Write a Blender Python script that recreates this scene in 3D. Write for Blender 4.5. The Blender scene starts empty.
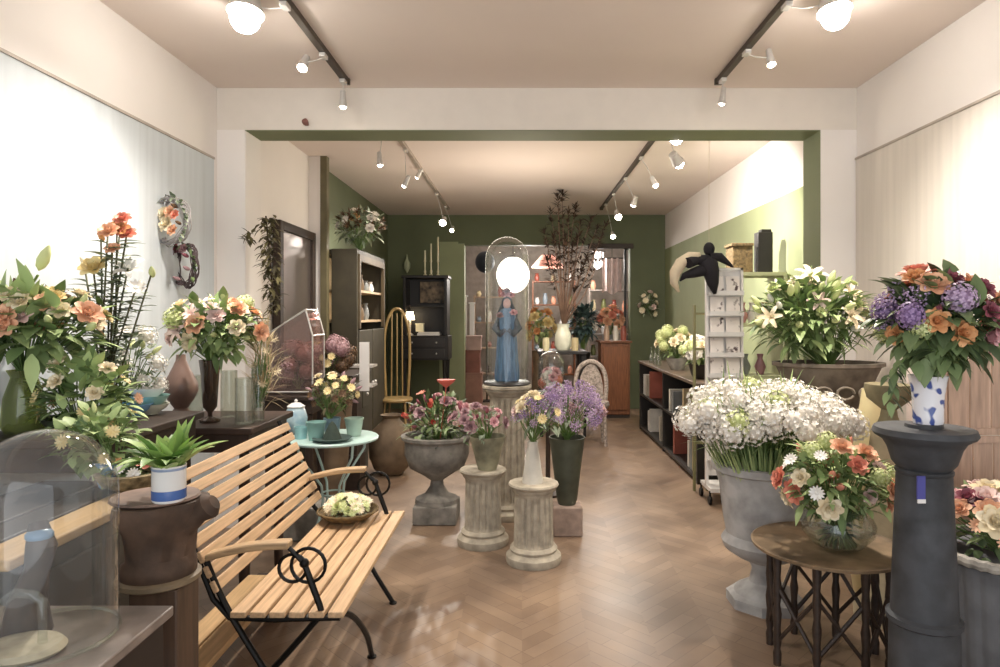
import bpy, math, random
from mathutils import Vector, Matrix
R = random.Random(7)
PI = math.pi
C = bpy.context.scene.collection
EYE, F, VX, VY = 1.5, 667.0, 522.0, 315.0

def W(px, py, d):
    """world point seen at pixel px,py at distance d down the room"""
    return Vector(((px - VX) / F * d, d, EYE - (py - VY) / F * d))
def X(px, d): return (px - VX) / F * d
def Z(py, d): return EYE - (py - VY) / F * d

# ------------------------------------------------------------------ materials
def lin(h):
    h = h.lstrip('#'); v = [int(h[i:i+2], 16) / 255 for i in (0, 2, 4)]
    return tuple((c / 12.92 if c <= .04045 else ((c + .055) / 1.055) ** 2.4) for c in v) + (1,)
MATS = {}
def mat(name, col, rough=.6, metal=0, var=.12, scale=8, bump=0, island=False, emit=0, col2=None, spec=.5, stretch=None, sub=0):
    if name in MATS: return MATS[name]
    m = bpy.data.materials.new(name); m.use_nodes = True; MATS[name] = m
    n, l = m.node_tree.nodes, m.node_tree.links
    b = n['Principled BSDF']
    b.inputs['Roughness'].default_value = rough; b.inputs['Metallic'].default_value = metal
    b.inputs['Specular IOR Level'].default_value = spec
    a = lin(col)
    c2 = lin(col2) if col2 else tuple(x * (1 - var * 2.2) for x in a[:3]) + (1,)
    ramp = n.new('ShaderNodeValToRGB')
    ramp.color_ramp.elements[0].color = c2; ramp.color_ramp.elements[1].color = a
    ramp.color_ramp.elements[0].position = .3; ramp.color_ramp.elements[1].position = .65
    tc = n.new('ShaderNodeTexCoord'); mp = n.new('ShaderNodeMapping')
    l.new(tc.outputs['Object'], mp.inputs['Vector'])
    if stretch: mp.inputs['Scale'].default_value = stretch
    no = n.new('ShaderNodeTexNoise'); no.inputs['Scale'].default_value = scale; no.inputs['Detail'].default_value = 6
    l.new(mp.outputs[0], no.inputs['Vector'])
    if island:
        g = n.new('ShaderNodeNewGeometry')
        ramp.color_ramp.elements[0].position = 0; ramp.color_ramp.elements[1].position = 1
        l.new(g.outputs['Random Per Island'], ramp.inputs[0])
    else:
        l.new(no.outputs[0], ramp.inputs[0])
    l.new(ramp.outputs[0], b.inputs['Base Color'])
    if bump:
        bp = n.new('ShaderNodeBump'); bp.inputs['Strength'].default_value = bump; bp.inputs['Distance'].default_value = .01
        l.new(no.outputs[0], bp.inputs['Height']); l.new(bp.outputs[0], b.inputs['Normal'])
    if emit:
        b.inputs['Emission Color'].default_value = a; b.inputs['Emission Strength'].default_value = emit
    if sub:
        b.inputs['Subsurface Weight'].default_value = sub; b.inputs['Subsurface Radius'].default_value = (.02, .02, .01)
    return m

def glass(name, tint='#f4f8f6', body=.06, rough=.03, edge=1.0):
    if name in MATS: return MATS[name]
    m = bpy.data.materials.new(name); m.use_nodes = True; MATS[name] = m
    n, l = m.node_tree.nodes, m.node_tree.links
    n.remove(n['Principled BSDF']); out = n['Material Output']
    tr = n.new('ShaderNodeBsdfTransparent'); tr.inputs[0].default_value = lin(tint)
    gl = n.new('ShaderNodeBsdfGlossy'); gl.inputs['Roughness'].default_value = rough
    df = n.new('ShaderNodeBsdfDiffuse'); df.inputs[0].default_value = lin(tint)
    lw = n.new('ShaderNodeLayerWeight'); lw.inputs[0].default_value = .35
    mu = n.new('ShaderNodeMath'); mu.operation = 'MULTIPLY_ADD'
    l.new(lw.outputs['Facing'], mu.inputs[0]); mu.inputs[1].default_value = .38 * edge; mu.inputs[2].default_value = .05
    m1 = n.new('ShaderNodeMixShader'); m1.inputs[0].default_value = body
    l.new(tr.outputs[0], m1.inputs[1]); l.new(df.outputs[0], m1.inputs[2])
    m2 = n.new('ShaderNodeMixShader'); l.new(mu.outputs[0], m2.inputs[0])
    l.new(m1.outputs[0], m2.inputs[1]); l.new(gl.outputs[0], m2.inputs[2])
    l.new(m2.outputs[0], out.inputs['Surface'])
    return m

def floor_mat():
    m = bpy.data.materials.new('herringbone_parquet'); m.use_nodes = True
    n, l = m.node_tree.nodes, m.node_tree.links; b = n['Principled BSDF']
    tc = n.new('ShaderNodeTexCoord'); sx = n.new('ShaderNodeSeparateXYZ'); l.new(tc.outputs['Object'], sx.inputs[0])
    def brick(ang):
        mp = n.new('ShaderNodeMapping'); mp.inputs['Rotation'].default_value = (0, 0, ang)
        l.new(tc.outputs['Object'], mp.inputs[0])
        br = n.new('ShaderNodeTexBrick'); l.new(mp.outputs[0], br.inputs['Vector'])
        br.inputs['Scale'].default_value = 1; br.inputs['Brick Width'].default_value = .42; br.inputs['Row Height'].default_value = .075
        br.inputs['Mortar Size'].default_value = .0016; br.inputs['Color1'].default_value = lin('#8a7766')
        br.inputs['Color2'].default_value = lin('#7b6858'); br.inputs['Mortar'].default_value = lin('#6c594b'); br.inputs['Bias'].default_value = 0
        return br
    b1, b2 = brick(PI/4), brick(-PI/4)
    md = n.new('ShaderNodeMath'); md.operation = 'PINGPONG'; l.new(sx.outputs[0], md.inputs[0]); md.inputs[1].default_value = .3
    gt = n.new('ShaderNodeMath'); gt.operation = 'SINE'
    mm = n.new('ShaderNodeMath'); mm.operation = 'MULTIPLY'; l.new(sx.outputs[0], mm.inputs[0]); mm.inputs[1].default_value = PI / .3
    l.new(mm.outputs[0], gt.inputs[0])
    g2 = n.new('ShaderNodeMath'); g2.operation = 'GREATER_THAN'; l.new(gt.outputs[0], g2.inputs[0]); g2.inputs[1].default_value = 0
    mx = n.new('ShaderNodeMixRGB'); l.new(g2.outputs[0], mx.inputs[0]); l.new(b1.outputs[0], mx.inputs[1]); l.new(b2.outputs[0], mx.inputs[2])
    no = n.new('ShaderNodeTexNoise'); no.inputs['Scale'].default_value = 2.2; no.inputs['Detail'].default_value = 8; l.new(tc.outputs['Object'], no.inputs[0])
    rp = n.new('ShaderNodeValToRGB'); rp.color_ramp.elements[0].color = (.74, .70, .68, 1); rp.color_ramp.elements[1].color = (1.18, 1.12, 1.02, 1)
    rp.color_ramp.elements[0].position = .35; rp.color_ramp.elements[1].position = .68
    l.new(no.outputs[0], rp.inputs[0])
    mu = n.new('ShaderNodeMixRGB'); mu.blend_type = 'MULTIPLY'; mu.inputs[0].default_value = 1
    l.new(mx.outputs[0], mu.inputs[1]); l.new(rp.outputs[0], mu.inputs[2]); l.new(mu.outputs[0], b.inputs['Base Color'])
    r2 = n.new('ShaderNodeMapRange'); r2.inputs[3].default_value = .22; r2.inputs[4].default_value = .5
    l.new(no.outputs[0], r2.inputs[0]); l.new(r2.outputs[0], b.inputs['Roughness'])
    return m

WHITE = mat('white_plaster', '#efe9e4', .8, var=.02, scale=2, bump=.05)
CEIL = mat('ceiling_plaster', '#e4d6cd', .85, var=.02, scale=1.5)
PANEL = mat('grey_wall_board', '#cfd5d9', .8, var=.05, scale=3, stretch=(1, 6, .3))
PANEL_R = mat('beige_wall_board', '#dcd4ca', .8, var=.05, scale=3, stretch=(1, 6, .3))
GREEN = mat('green_paint', '#7c8362', .7, var=.08, scale=1.6)
DGREEN = mat('deep_green_paint', '#666d50', .7, var=.08, scale=1.6)
LITGREEN = mat('lit_green_paint', '#9aa27c', .7, var=.08, scale=1.6)  # lighter copy of the green paint, with received light put into the colour
WOODP = mat('pale_slat_wood', '#d4b088', .5, var=.15, scale=6, stretch=(14, .8, 14), bump=.1)
WOODP2 = mat('pale_plank_wood', '#d6b080', .55, var=.14, scale=5, stretch=(10, .7, 10))
WOODB = mat('brown_wood', '#7a4a2c', .5, var=.2, scale=5, stretch=(9, 9, .8))
WOODD = mat('dark_wood', '#38291f', .55, var=.2, scale=6, stretch=(8, 1, 8))
WOODK = mat('black_wood', '#1e1a18', .45, var=.1)
IRON = mat('black_iron', '#1c1a18', .45, metal=.6)
STONE = mat('pale_carved_stone', '#b5aa97', .85, var=.2, scale=14, bump=.35)
STONEG = mat('grey_garden_stone', '#8f8980', .85, var=.25, scale=12, bump=.4)
STONED = mat('dark_blue_grey_stone', '#45474b', .6, var=.3, scale=9, bump=.4)
TERRA = mat('brown_clay', '#7c6852', .7, var=.2, scale=9, bump=.1)
GREYW = mat('grey_white_lead', '#b6b4b2', .7, var=.2, scale=9, bump=.3)
TEALP = mat('pale_teal_enamel', '#b9d3cc', .35, var=.06)
TEAL = mat('teal_glaze', '#8fb8b0', .3, var=.1)
LEAF = mat('leaf_green', '#b4c688', .5, island=True, col2='#62794a', spec=.4)
LEAFD = mat('leaf_dark_green', '#8c9e6a', .45, island=True, col2='#42543a', spec=.4)
LEAFL = mat('leaf_bright_green', '#b8d47c', .45, island=True, col2='#6c9448', spec=.4)
LEAFG = mat('leaf_grey_green', '#a6b094', .55, island=True, col2='#6a7860')
STEM = mat('stem_green', '#6c8848', .5)
DRY = mat('dried_brown', '#5c4434', .8, island=True, col2='#2c2018')
DRYG = mat('dried_green_brown', '#6e6640', .8, island=True, col2='#3a3322')
GL = glass('clear_glass', '#f8faf9', .02, edge=.9); GLW = glass('vase_glass', '#f4f6f2', .02, edge=.8); GLG = glass('green_water_glass', '#c4cc8c', .14)
GLB = glass('brown_glass', '#6a5546', .35); GLBLUE = glass('blue_glass', '#8fb6d8', .2)
CHROME = mat('white_metal', '#d8d4cf', .35, metal=.3)
PORC = mat('white_porcelain', '#ece9e6', .2, var=.02)
BLUEG = mat('cobalt_glaze', '#4c6aa8', .25, var=.1)
def delft():
    m = mat('delft_glaze', '#eceaee', .2, var=.0)
    n, l = m.node_tree.nodes, m.node_tree.links
    for x in n:
        if x.type == 'VALTORGB':
            x.color_ramp.elements[0].color = lin('#46589a'); x.color_ramp.elements[0].position = .40
            x.color_ramp.elements[1].position = .45
        if x.type == 'TEX_NOISE': x.inputs['Scale'].default_value = 22; x.inputs['Detail'].default_value = 1
    return m
DELFT = delft()

# ------------------------------------------------------------------ mesh builder
def smooth(pts, n=5):
    q = [Vector(p) for p in pts]; out = []
    for i in range(len(q) - 1):
        a = q[max(0, i-1)]; b = q[i]; c = q[i+1]; d = q[min(len(q)-1, i+2)]
        for k in range(n):
            s = k / n; out.append(.5*((2*b) + (c-a)*s + (2*a-5*b+4*c-d)*s*s + (3*b-a-3*c+d)*s**3))
    return out + [q[-1]]
class MB:
    def __init__(s): s.v = []; s.f = []
    def add(s, vs, fs, M=None):
        o = len(s.v)
        s.v += [tuple(M @ Vector(p)) if M else tuple(p) for p in vs]
        s.f += [tuple(i + o for i in f) for f in fs]; return s
    def box(s, a, b, M=None):
        x0, y0, z0 = a; x1, y1, z1 = b
        return s.add([(x0,y0,z0),(x1,y0,z0),(x1,y1,z0),(x0,y1,z0),(x0,y0,z1),(x1,y0,z1),(x1,y1,z1),(x0,y1,z1)],
            [(0,3,2,1),(4,5,6,7),(0,1,5,4),(1,2,6,5),(2,3,7,6),(3,0,4,7)], M)
    def lathe(s, prof, c=(0,0,0), seg=32, flutes=0, M=None, sx=1, sy=1):
        vs, fs = [], []
        for p in prof:
            r, z = p[0], p[1]; fl = p[2] if len(p) > 2 else 0
            for k in range(seg):
                a = 2 * PI * k / seg
                rr = r * (1 - fl * max(0, math.sin(a * flutes)) ** .6) if fl and flutes else r
                vs.append((c[0] + rr * math.cos(a) * sx, c[1] + rr * math.sin(a) * sy, c[2] + z))
        n = len(prof)
        for i in range(n - 1):
            for k in range(seg):
                k2 = (k + 1) % seg
                fs.append((i*seg+k, i*seg+k2, (i+1)*seg+k2, (i+1)*seg+k))
        if prof[0][0] > 1e-4 and not (len(prof[0]) > 3): fs.append(tuple(range(seg))[::-1])
        if prof[-1][0] > 1e-4 and not (len(prof[-1]) > 3): fs.append(tuple((n-1)*seg + k for k in range(seg)))
        return s.add(vs, fs, M)
    def tube(s, pts, r, seg=8, closed=False, cap=True):
        pts = [Vector(p) for p in pts]; n = len(pts)
        rs = r if isinstance(r, (list, tuple)) else [r] * n
        vs, fs = [], []; up = None
        for i, p in enumerate(pts):
            t = (pts[(i+1) % n] - pts[i-1]) if closed else (pts[min(i+1, n-1)] - pts[max(i-1, 0)])
            t = t.normalized() if t.length > 1e-9 else Vector((0,0,1))
            if up is None: up = Vector((0,0,1)) if abs(t.z) < .9 else Vector((1,0,0))
            a = t.cross(up); a = a.normalized() if a.length > 1e-6 else t.orthogonal().normalized()
            b = a.cross(t).normalized(); up = b
            for k in range(seg):
                q = 2 * PI * k / seg
                vs.append(p + (a * math.cos(q) + b * math.sin(q)) * rs[i])
        for i in range(n if closed else n - 1):
            for k in range(seg):
                k2 = (k+1) % seg; j = (i+1) % n
                fs.append((i*seg+k, i*seg+k2, j*seg+k2, j*seg+k))
        if not closed and cap: fs.append(tuple(range(seg))[::-1]); fs.append(tuple((n-1)*seg+k for k in range(seg)))
        return s.add(vs, fs)
    def ball(s, c, r, seg=16, rings=9, M=None):
        if not isinstance(r, (tuple, list)): r = (r, r, r)
        pr = [(max(1e-5, math.sin(PI * i / rings)), -math.cos(PI * i / rings)) for i in range(rings + 1)]
        T = Matrix.Translation(c) @ Matrix.Diagonal((*r, 1))
        return s.lathe(pr, seg=seg, M=(M @ T) if M else T)
    def octa(s, c, r):
        x, y, z = c
        return s.add([(x+r,y,z),(x-r,y,z),(x,y+r,z),(x,y-r,z),(x,y,z+r),(x,y,z-r)],
            [(0,2,4),(2,1,4),(1,3,4),(3,0,4),(2,0,5),(1,2,5),(3,1,5),(0,3,5)])
    def leaf(s, base, d, L, w, droop=.5, n=5, fold=.25, shape=1.0):
        """blade starting at base towards d, bending down"""
        d = Vector(d).normalized(); side = d.cross(Vector((0,0,1)))
        side = side.normalized() if side.length > .05 else Vector((math.cos(L*99), math.sin(L*99), 0))
        up = side.cross(d); p = Vector(base); vs, fs = [], []
        for i in range(n + 1):
            t = i / n; ww = w * max(.04, math.sin(PI * min(1, t ** .75 * .96 + .04)) ** shape) * .5
            vs += [p - side * ww + up * ww * fold, p, p + side * ww + up * ww * fold] if ww else []
            d = (d + Vector((0,0,-1)) * droop / n).normalized(); up = side.cross(d)
            p = p + d * (L / n)
        for i in range(n):
            a = i * 3
            fs += [(a, a+1, a+4, a+3), (a+1, a+2, a+5, a+4)]
        return s.add(vs, fs)
    def mesh(s, name, m, off=(0,0,0), smooth=True, sharp=.7):
        me = bpy.data.meshes.new(name)
        me.from_pydata([(a[0]-off[0], a[1]-off[1], a[2]-off[2]) for a in s.v], [], s.f); me.update()
        if m: me.materials.append(m)
        if smooth:
            me.polygons.foreach_set('use_smooth', [True] * len(me.polygons))
            if sharp: me.set_sharp_from_angle(angle=sharp)
        return me
def wl(o):
    v = Vector((0,0,0))
    while o: v += o.location; o = o.parent
    return v
def obj(name, mb, m, parent=None, bevel=0, label=None, smooth=True, sharp=.7, origin=None):
    off = wl(parent) if parent else (Vector(origin) if origin else Vector((0,0,0)))
    o = bpy.data.objects.new(name, mb.mesh(name, m, off, smooth, sharp)); C.objects.link(o)
    if parent: o.parent = parent
    elif origin: o.location = origin
    if bevel:
        b = o.modifiers.new('edge', 'BEVEL'); b.width = bevel; b.segments = 2; b.limit_method = 'ANGLE'; b.angle_limit = .7
    if label: o['label'] = label
    return o
def tag(o, label, cat, group=None):
    o['label'] = label; o['category'] = cat
    if group: o['group'] = group
    return o
def thing(name, label, cat, loc=(0,0,0), group=None):
    o = bpy.data.objects.new(name, None); C.objects.link(o); o.location = loc; o.empty_display_size = .1
    return tag(o, label, cat, group)
def struct(name, mb, m, bevel=0, parent=None):
    o = obj(name, mb, m, parent, bevel)
    if not parent: o['kind'] = 'structure'
    return o
def copy_tree(o, loc=None, rz=0, label=None, parent=None, s=None):
    c = o.copy(); C.objects.link(c)
    if parent: c.parent = parent
    for ch in list(o.children): copy_tree(ch, parent=c)
    if loc is not None: c.location = loc
    if rz: c.rotation_euler[2] = rz
    if label: c['label'] = label
    if s: c.scale = (s, s, s)
    return c

# ------------------------------------------------------------------ flower heads (unit radius, facing +z)
def petal(mb, ang, r0, z0, L, w, lift, curl, cup=.25, n=4):
    ca, sa = math.cos(ang), math.sin(ang); vs, fs = [], []; r, z, th = r0, z0, lift
    for i in range(n + 1):
        t = i / n; ww = w * (math.sin(PI * (.12 + .8 * t)) ** .7) * .5
        for k in (-1, 0, 1):
            rr = r - (abs(k)) * ww * cup * math.sin(th); zz = z + abs(k) * ww * cup * math.cos(th)
            tx = -sa * k * ww; ty = ca * k * ww
            vs.append((ca * rr + tx, sa * rr + ty, zz))
        r += math.cos(th) * L / n; z += math.sin(th) * L / n; th += curl / n
    for i in range(n):
        a = i * 3; fs += [(a, a+1, a+4, a+3), (a+1, a+2, a+5, a+4)]
    mb.add(vs, fs)
def h_rose(r):
    m = MB()
    for ring, (k, r0, L, w, li, cu) in enumerate([(3,.05,.6,.6,1.5,.5),(5,.12,.72,.72,1.25,.1),(6,.2,.85,.8,.9,-.2),(7,.25,.95,.85,.45,-.5)]):
        for i in range(k): petal(m, 2*PI*(i + .5*ring + r.uniform(-.12,.12)) / k, r0, -.25, L, w, li, cu, .3)
    m.ball((0,0,-.2), (.25,.25,.25), 8, 5); return m
def h_tulip(r):
    m = MB()
    for ring in (0, 1):
        for i in range(3): petal(m, 2*PI*(i + .5*ring) / 3, .12, -.4, 1.25, .75, 1.1, .75, .5)
    return m
def h_lily(r):
    m = MB()
    for ring in (0, 1):
        for i in range(3): petal(m, 2*PI*(i + .5*ring) / 3 + r.uniform(-.1,.1), .06, -.5, 1.5, .46, 1.15, -1.7, .25, 6)
    for i in range(5):
        a = i * 1.25; m.tube([(0,0,-.4), (.12*math.cos(a), .12*math.sin(a), .4)], .02, 4)
    return m
def h_daisy(r):
    m = MB()
    for i in range(13): petal(m, 2*PI*i/13, .15, 0, .85, .34, .35+r.uniform(-.15,.15), -.3, .15, 3)
    m.ball((0,0,.04), (.26,.26,.14), 10, 5); return m
def h_hydr(r):
    m = MB()
    for i in range(70):
        z = 1 - 1.6 * (i + .5) / 70; a = i * 2.39996; q = math.sqrt(max(0, 1 - z*z))
        n = Vector((q*math.cos(a), q*math.sin(a), z)); c = n * r.uniform(.82, 1.0)
        t = n.orthogonal().normalized(); b = n.cross(t); ph = r.random() * 6
        for k in range(4):
            u = (t * math.cos(ph + k*PI/2) + b * math.sin(ph + k*PI/2)); v = n.cross(u)
            m.add([c, c + u*.1 + v*.08 + n*.02, c + u*.2, c + u*.1 - v*.08 + n*.02], [(0,1,2,3)])
    m.ball((0,0,-.05), (.72,.72,.68), 10, 6); return m
def h_spray(r):
    m = MB()
    for i in range(60):
        z = r.uniform(-.6, 1); q = (1 - abs(z)*.45) * r.random() ** .5; a = r.random()*6.28
        c = (q*.8*math.cos(a), q*.8*math.sin(a), z*.8)
        m.octa(c, r.uniform(.06,.12))
    for i in range(7):
        a = i*.9; m.tube([(0,0,-.9),(.5*math.cos(a),.5*math.sin(a),.3)], .018, 3)
    return m
def h_gyp(r):
    m = MB()
    for i in range(46):
        z = 1 - 1.5*(i+.5)/46; a = i*2.39996; q = math.sqrt(max(0,1-z*z)); n = Vector((q*math.cos(a), q*math.sin(a), z))
        c = n * r.uniform(.7, 1.05); t = n.orthogonal().normalized(); b = n.cross(t)
        for k in range(5):
            p = k*1.2566 + i; u = t*math.cos(p) + b*math.sin(p); v = n.cross(u)
            m.add([c, c+u*.11+v*.07+n*.05, c+u*.2+n*.07, c+u*.11-v*.07+n*.05], [(0,1,2,3)])
    m.ball((0,0,.05), .62, 8, 5); return m
def h_bud(r):
    m = MB(); m.lathe([(.02,-1),(.3,-.7),(.42,-.2),(.34,.4),(.12,.9),(.02,1)], seg=8); return m
def h_dry(r):
    m = MB()
    for i in range(34):
        z = r.uniform(-.9,1); a = r.random()*6.28; q = (1-z*.4)*.35
        m.leaf((0,0,z*.6-.2), (q*math.cos(a), q*math.sin(a), r.uniform(0,.5)), r.uniform(.35,.8), .13, .1, 2)
    return m
HEADF = dict(rose=h_rose, tulip=h_tulip, lily=h_lily, daisy=h_daisy, hydrangea=h_hydr, statice=h_spray, baby_breath=h_gyp, bud=h_bud, dried=h_dry)
HC = dict(peach=('#f2bd96','#e09a70'), coral=('#ee9278','#d2664e'), orange=('#eca868','#c87838'), yellow=('#f2e2a2','#dcc070'), white=('#f7f4ee','#dcd8cc'),
    cream=('#f4e8cc','#e0cda0'), purple=('#9a7cb8','#6a4c8c'), lavender=('#c6acd2','#9a7cae'), pink=('#e8b4ba','#c8808e'), mauve=('#a8828a','#785058'),
    red=('#dc5040','#a82c24'), burgundy=('#8a3044','#561a2c'), lime=('#dae4a2','#a8bc68'), brown=('#785c42','#3e2c20'), palepink=('#f4dcd6','#e0b8b0'), green=('#8ea860','#56743a'), darkbrown=('#4a362a','#221812'))
HEADS = {}
def head(kind, col):
    k = (kind, col)
    if k not in HEADS:
        m = mat('petal_' + col, HC[col][0], .55, island=True, col2=HC[col][1], spec=.3)
        HEADS[k] = [HEADF[kind](R).mesh(kind, m, sharp=0) for _ in range(2)]
    return R.choice(HEADS[k])
def soften(h, t='#dccabc', k=.26):
    a = [int(h[i:i+2], 16) for i in (1, 3, 5)]; b = [int(t[i:i+2], 16) for i in (1, 3, 5)]
    return '#' + ''.join('%02x' % int(x*(1-k) + y*k) for x, y in zip(a, b))
HC = {k: (v[0] if k in ('white','cream','brown','darkbrown','green') else soften(v[0]), v[1] if k in ('brown','darkbrown','green') else soften(v[1])) for k, v in HC.items()}
NAME = dict(rose='rose', tulip='tulip', lily='lily_flower', daisy='daisy', hydrangea='hydrangea', statice='statice_spray', baby_breath='blossom_cluster', bud='flower_bud', dried='dried_seed_head')
def put_head(parent, kind, col, pos, nrm, size):
    o = bpy.data.objects.new(NAME[kind], head(kind, col)); C.objects.link(o); o.parent = parent
    o.location = Vector(pos) - wl(parent)
    q = Vector(nrm).to_track_quat('Z', 'Y'); o.rotation_euler = (q.to_matrix() @ Matrix.Rotation(R.random()*6.28, 3, 'Z')).to_euler()
    o.scale = (size, size, size); return o

def bouquet(name, label, cat, base, c, rad, heads, leaves=160, leaf=(.09, .035), lmat=None, stems=True, group=None, zmin=-.35, droop=.6, inner=.35, leafup=.3, stemr=.0025, mound=False):
    """heads: list of (kind, colour, count, size). base = vase mouth; c, rad = ellipsoid of bloom"""
    base, c = Vector(base), Vector(c); t = thing(name, label, cat, base, group)
    pts = []; tot = sum(h[2] for h in heads); i0 = R.random()
    lst = [h for h in heads for _ in range(h[2])]; R.shuffle(lst); st = MB(); lf = MB()
    for i, h in enumerate(lst):
        z = 1 - (1 - zmin) * (i + .5) / max(1, tot); a = (i + i0) * 2.39996 + R.uniform(-.25,.25)
        q = math.sqrt(max(0, 1 - z*z)); n = Vector((q*math.cos(a), q*math.sin(a), z)); k = R.uniform(.8, 1.06)
        p = c + Vector((n.x*rad[0], n.y*rad[1], n.z*rad[2])) * k
        p.x = min(max(p.x, LX+.07), RX-.05)
        nn = Vector((n.x/rad[0], n.y/rad[1], n.z/rad[2])).normalized() + Vector((0,-.35,.25))
        put_head(t, h[0], h[1], p, nn, h[3] * R.uniform(.85, 1.15))
        if stems:
            mid = (base * .45 + p * .55) + Vector((R.uniform(-.02,.02), R.uniform(-.02,.02), .01))
            b0 = base + Vector((R.uniform(-.015,.015), R.uniform(-.015,.015), 0))
            st.tube([b0, mid, p - nn.normalized()*h[3]*.3], stemr, 4, cap=False)
    for i in range(leaves):
        z = R.uniform(max(-.97, zmin - .75), .95); a = R.random()*6.28; q = math.sqrt(max(0, 1 - z*z)); k = R.uniform(inner, .95)
        n = Vector((q*math.cos(a), q*math.sin(a), z))
        p = c + Vector((n.x*rad[0], n.y*rad[1], n.z*rad[2])) * k
        if mound and p.z < base.z: p.z = base.z + .005
        L = leaf[0]*R.uniform(.45,.95); p = c + (p - c) * .93
        lf.leaf(p, n + Vector((R.uniform(-.8,.8), R.uniform(-.8,.8), leafup + R.uniform(-.5,.5))), L, leaf[1]*R.uniform(.8,1.3), droop)
        if i % 4 == 0 and stems: st.tube([base, p], stemr*.8, 3, cap=False)
    lf.v = [(min(max(a_[0], LX+.02), RX-.02), a_[1], a_[2]) for a_ in lf.v]
    if leaves: obj('leaves', lf, lmat or LEAF, t, sharp=0)
    if st.v: obj('stems', st, STEM, t, sharp=0)
    return t

def vessel(name, label, cat, c, prof, m, seg=32, wall=.006, sx=1, extra=None, group=None, flutes=0):
    """open-topped turned vessel: outer profile bottom->top, then an inner skin"""
    pr = list(prof); inner = [(max(.002, p[0]-wall), p[1] + (wall if i == 0 else 0)) for i, p in enumerate(prof)][::-1]
    inner[0] = (inner[0][0], prof[-1][1])
    mb = MB().lathe([(p if len(p) > 2 else (p[0], p[1])) for p in pr] + inner, c, seg, sx=sx, flutes=flutes)
    if extra is None:
        return tag(obj(name, mb, m, origin=c), label, cat, group)
    t = thing(name, label, cat, c, group); obj('body', mb, m, t)
    return t

# ================================================================== SETTING
LX, RX, CZ = -2.15, 2.36, 3.1
YB, YH0, YH1, ZH = 10.67, 4.7, 4.98, 2.80
OL, OR = -1.95, 2.1
fl = struct('floor', MB().box((-3.0, -1.5, -.1), (3.0, 15, 0)), floor_mat())
struct('ceiling', MB().box((-3.0, -1.5, CZ), (3.0, 15, CZ+.1)), CEIL)
struct('wall_left', MB().box((LX-.15, -1.5, 0), (LX, 7.1, CZ)), WHITE)
struct('wall_left_rear', MB().box((LX-.15, 7.1, 0), (LX, YB, CZ)), DGREEN)
struct('wall_right', MB().box((RX, -1.5, 0), (RX+.15, YH0+.1, CZ)), WHITE)
struct('wall_right_rear', MB().box((2.29, YH0+.1, 0), (2.44, YB, 2.55)), LITGREEN)
struct('wall_right_rear_top', MB().box((2.29, YH0+.1, 2.55), (2.44, YB, CZ)), WHITE)
struct('trim_1', MB().box((LX, -1.5, 0), (LX+.012, 4.63, 2.58)), PANEL)
struct('trim_2', MB().box((RX-.012, -1.5, 0), (RX, YH0-.01, 2.59)), PANEL_R)
struct('trim_3', MB().box((LX, -1.5, 2.58), (LX+.02, 4.63, 2.594)), mat('rail', '#b8aca0'))
struct('trim_4', MB().box((RX-.02, -1.5, 2.59), (RX, YH0-.01, 2.604)), mat('rail', '#b8aca0'))
# header + pilasters: white on the shop side, green in the reveal
struct('wall_header', MB().box((LX, YH0, ZH+.005), (RX, YH1-.005, CZ)), mat('header_white', '#e4dcd2', .8, var=.02))
struct('wall_pilaster_left', MB().box((LX, YH0, 0), (OL-.005, YH1, ZH+.005)), WHITE)
struct('wall_pilaster_right', MB().box((OR+.005, YH0, 0), (RX, YH1, ZH+.005)), WHITE)
struct('trim_5', MB().box((OL-.005, YH0+.004, ZH), (OR+.005, YH1, ZH+.005)), GREEN)
struct('trim_6', MB().box((OR, YH0+.004, 0), (OR+.005, YH1, ZH)), GREEN)
struct('trim_7', MB().box((OL-.005, YH0+.004, 0), (OL, YH1, ZH)), WHITE)
struct('wall_left_return', MB().box((LX, 6.72, 0), (-2.03, 6.8, CZ)), WHITE)
struct('trim_8', MB().box((-2.03, 6.71, 0), (-1.965, 6.8, CZ)), mat('post_greenbrown', '#6c6448', .6))
# back wall with the wide doorway
DL, DR, DT = -.96, 1.73, 2.62
struct('wall_back', MB().box((-2.3, YB, 0), (DL, YB+.2, CZ)).box((DR, YB, 0), (2.44, YB+.2, CZ)).box((DL, YB, DT), (DR, YB+.2, CZ)), DGREEN)
dr = MB().box((DL-.06, YB-.03, 0), (DL+.04, YB+.2, DT+.02))
struct('trim_9', dr, LITGREEN)
struct('trim_10', MB().box((DL-.36, YB-.012, 0), (DL-.06, YB, DT+.05)), LITGREEN)  # pale strip by the doorway, its lighter green imitates caught light
struct('trim_11', MB().box((1.05, YB-.04, 2.56), (1.78, YB-.001, 2.64)), WOODD, .006)
struct('wall_store_back', MB().box((-3, 14.6, 0), (3, 14.75, CZ)), mat('store_taupe', '#a39a90', .8))
struct('wall_store_left', MB().box((-2.1, YB+.2, 0), (-2.0, 14.6, CZ)), mat('store_grey', '#9c9690'))
struct('wall_store_right', MB().box((2.6, YB+.2, 0), (2.7, 14.6, CZ)), mat('store_grey', '#9c9690'))

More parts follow.
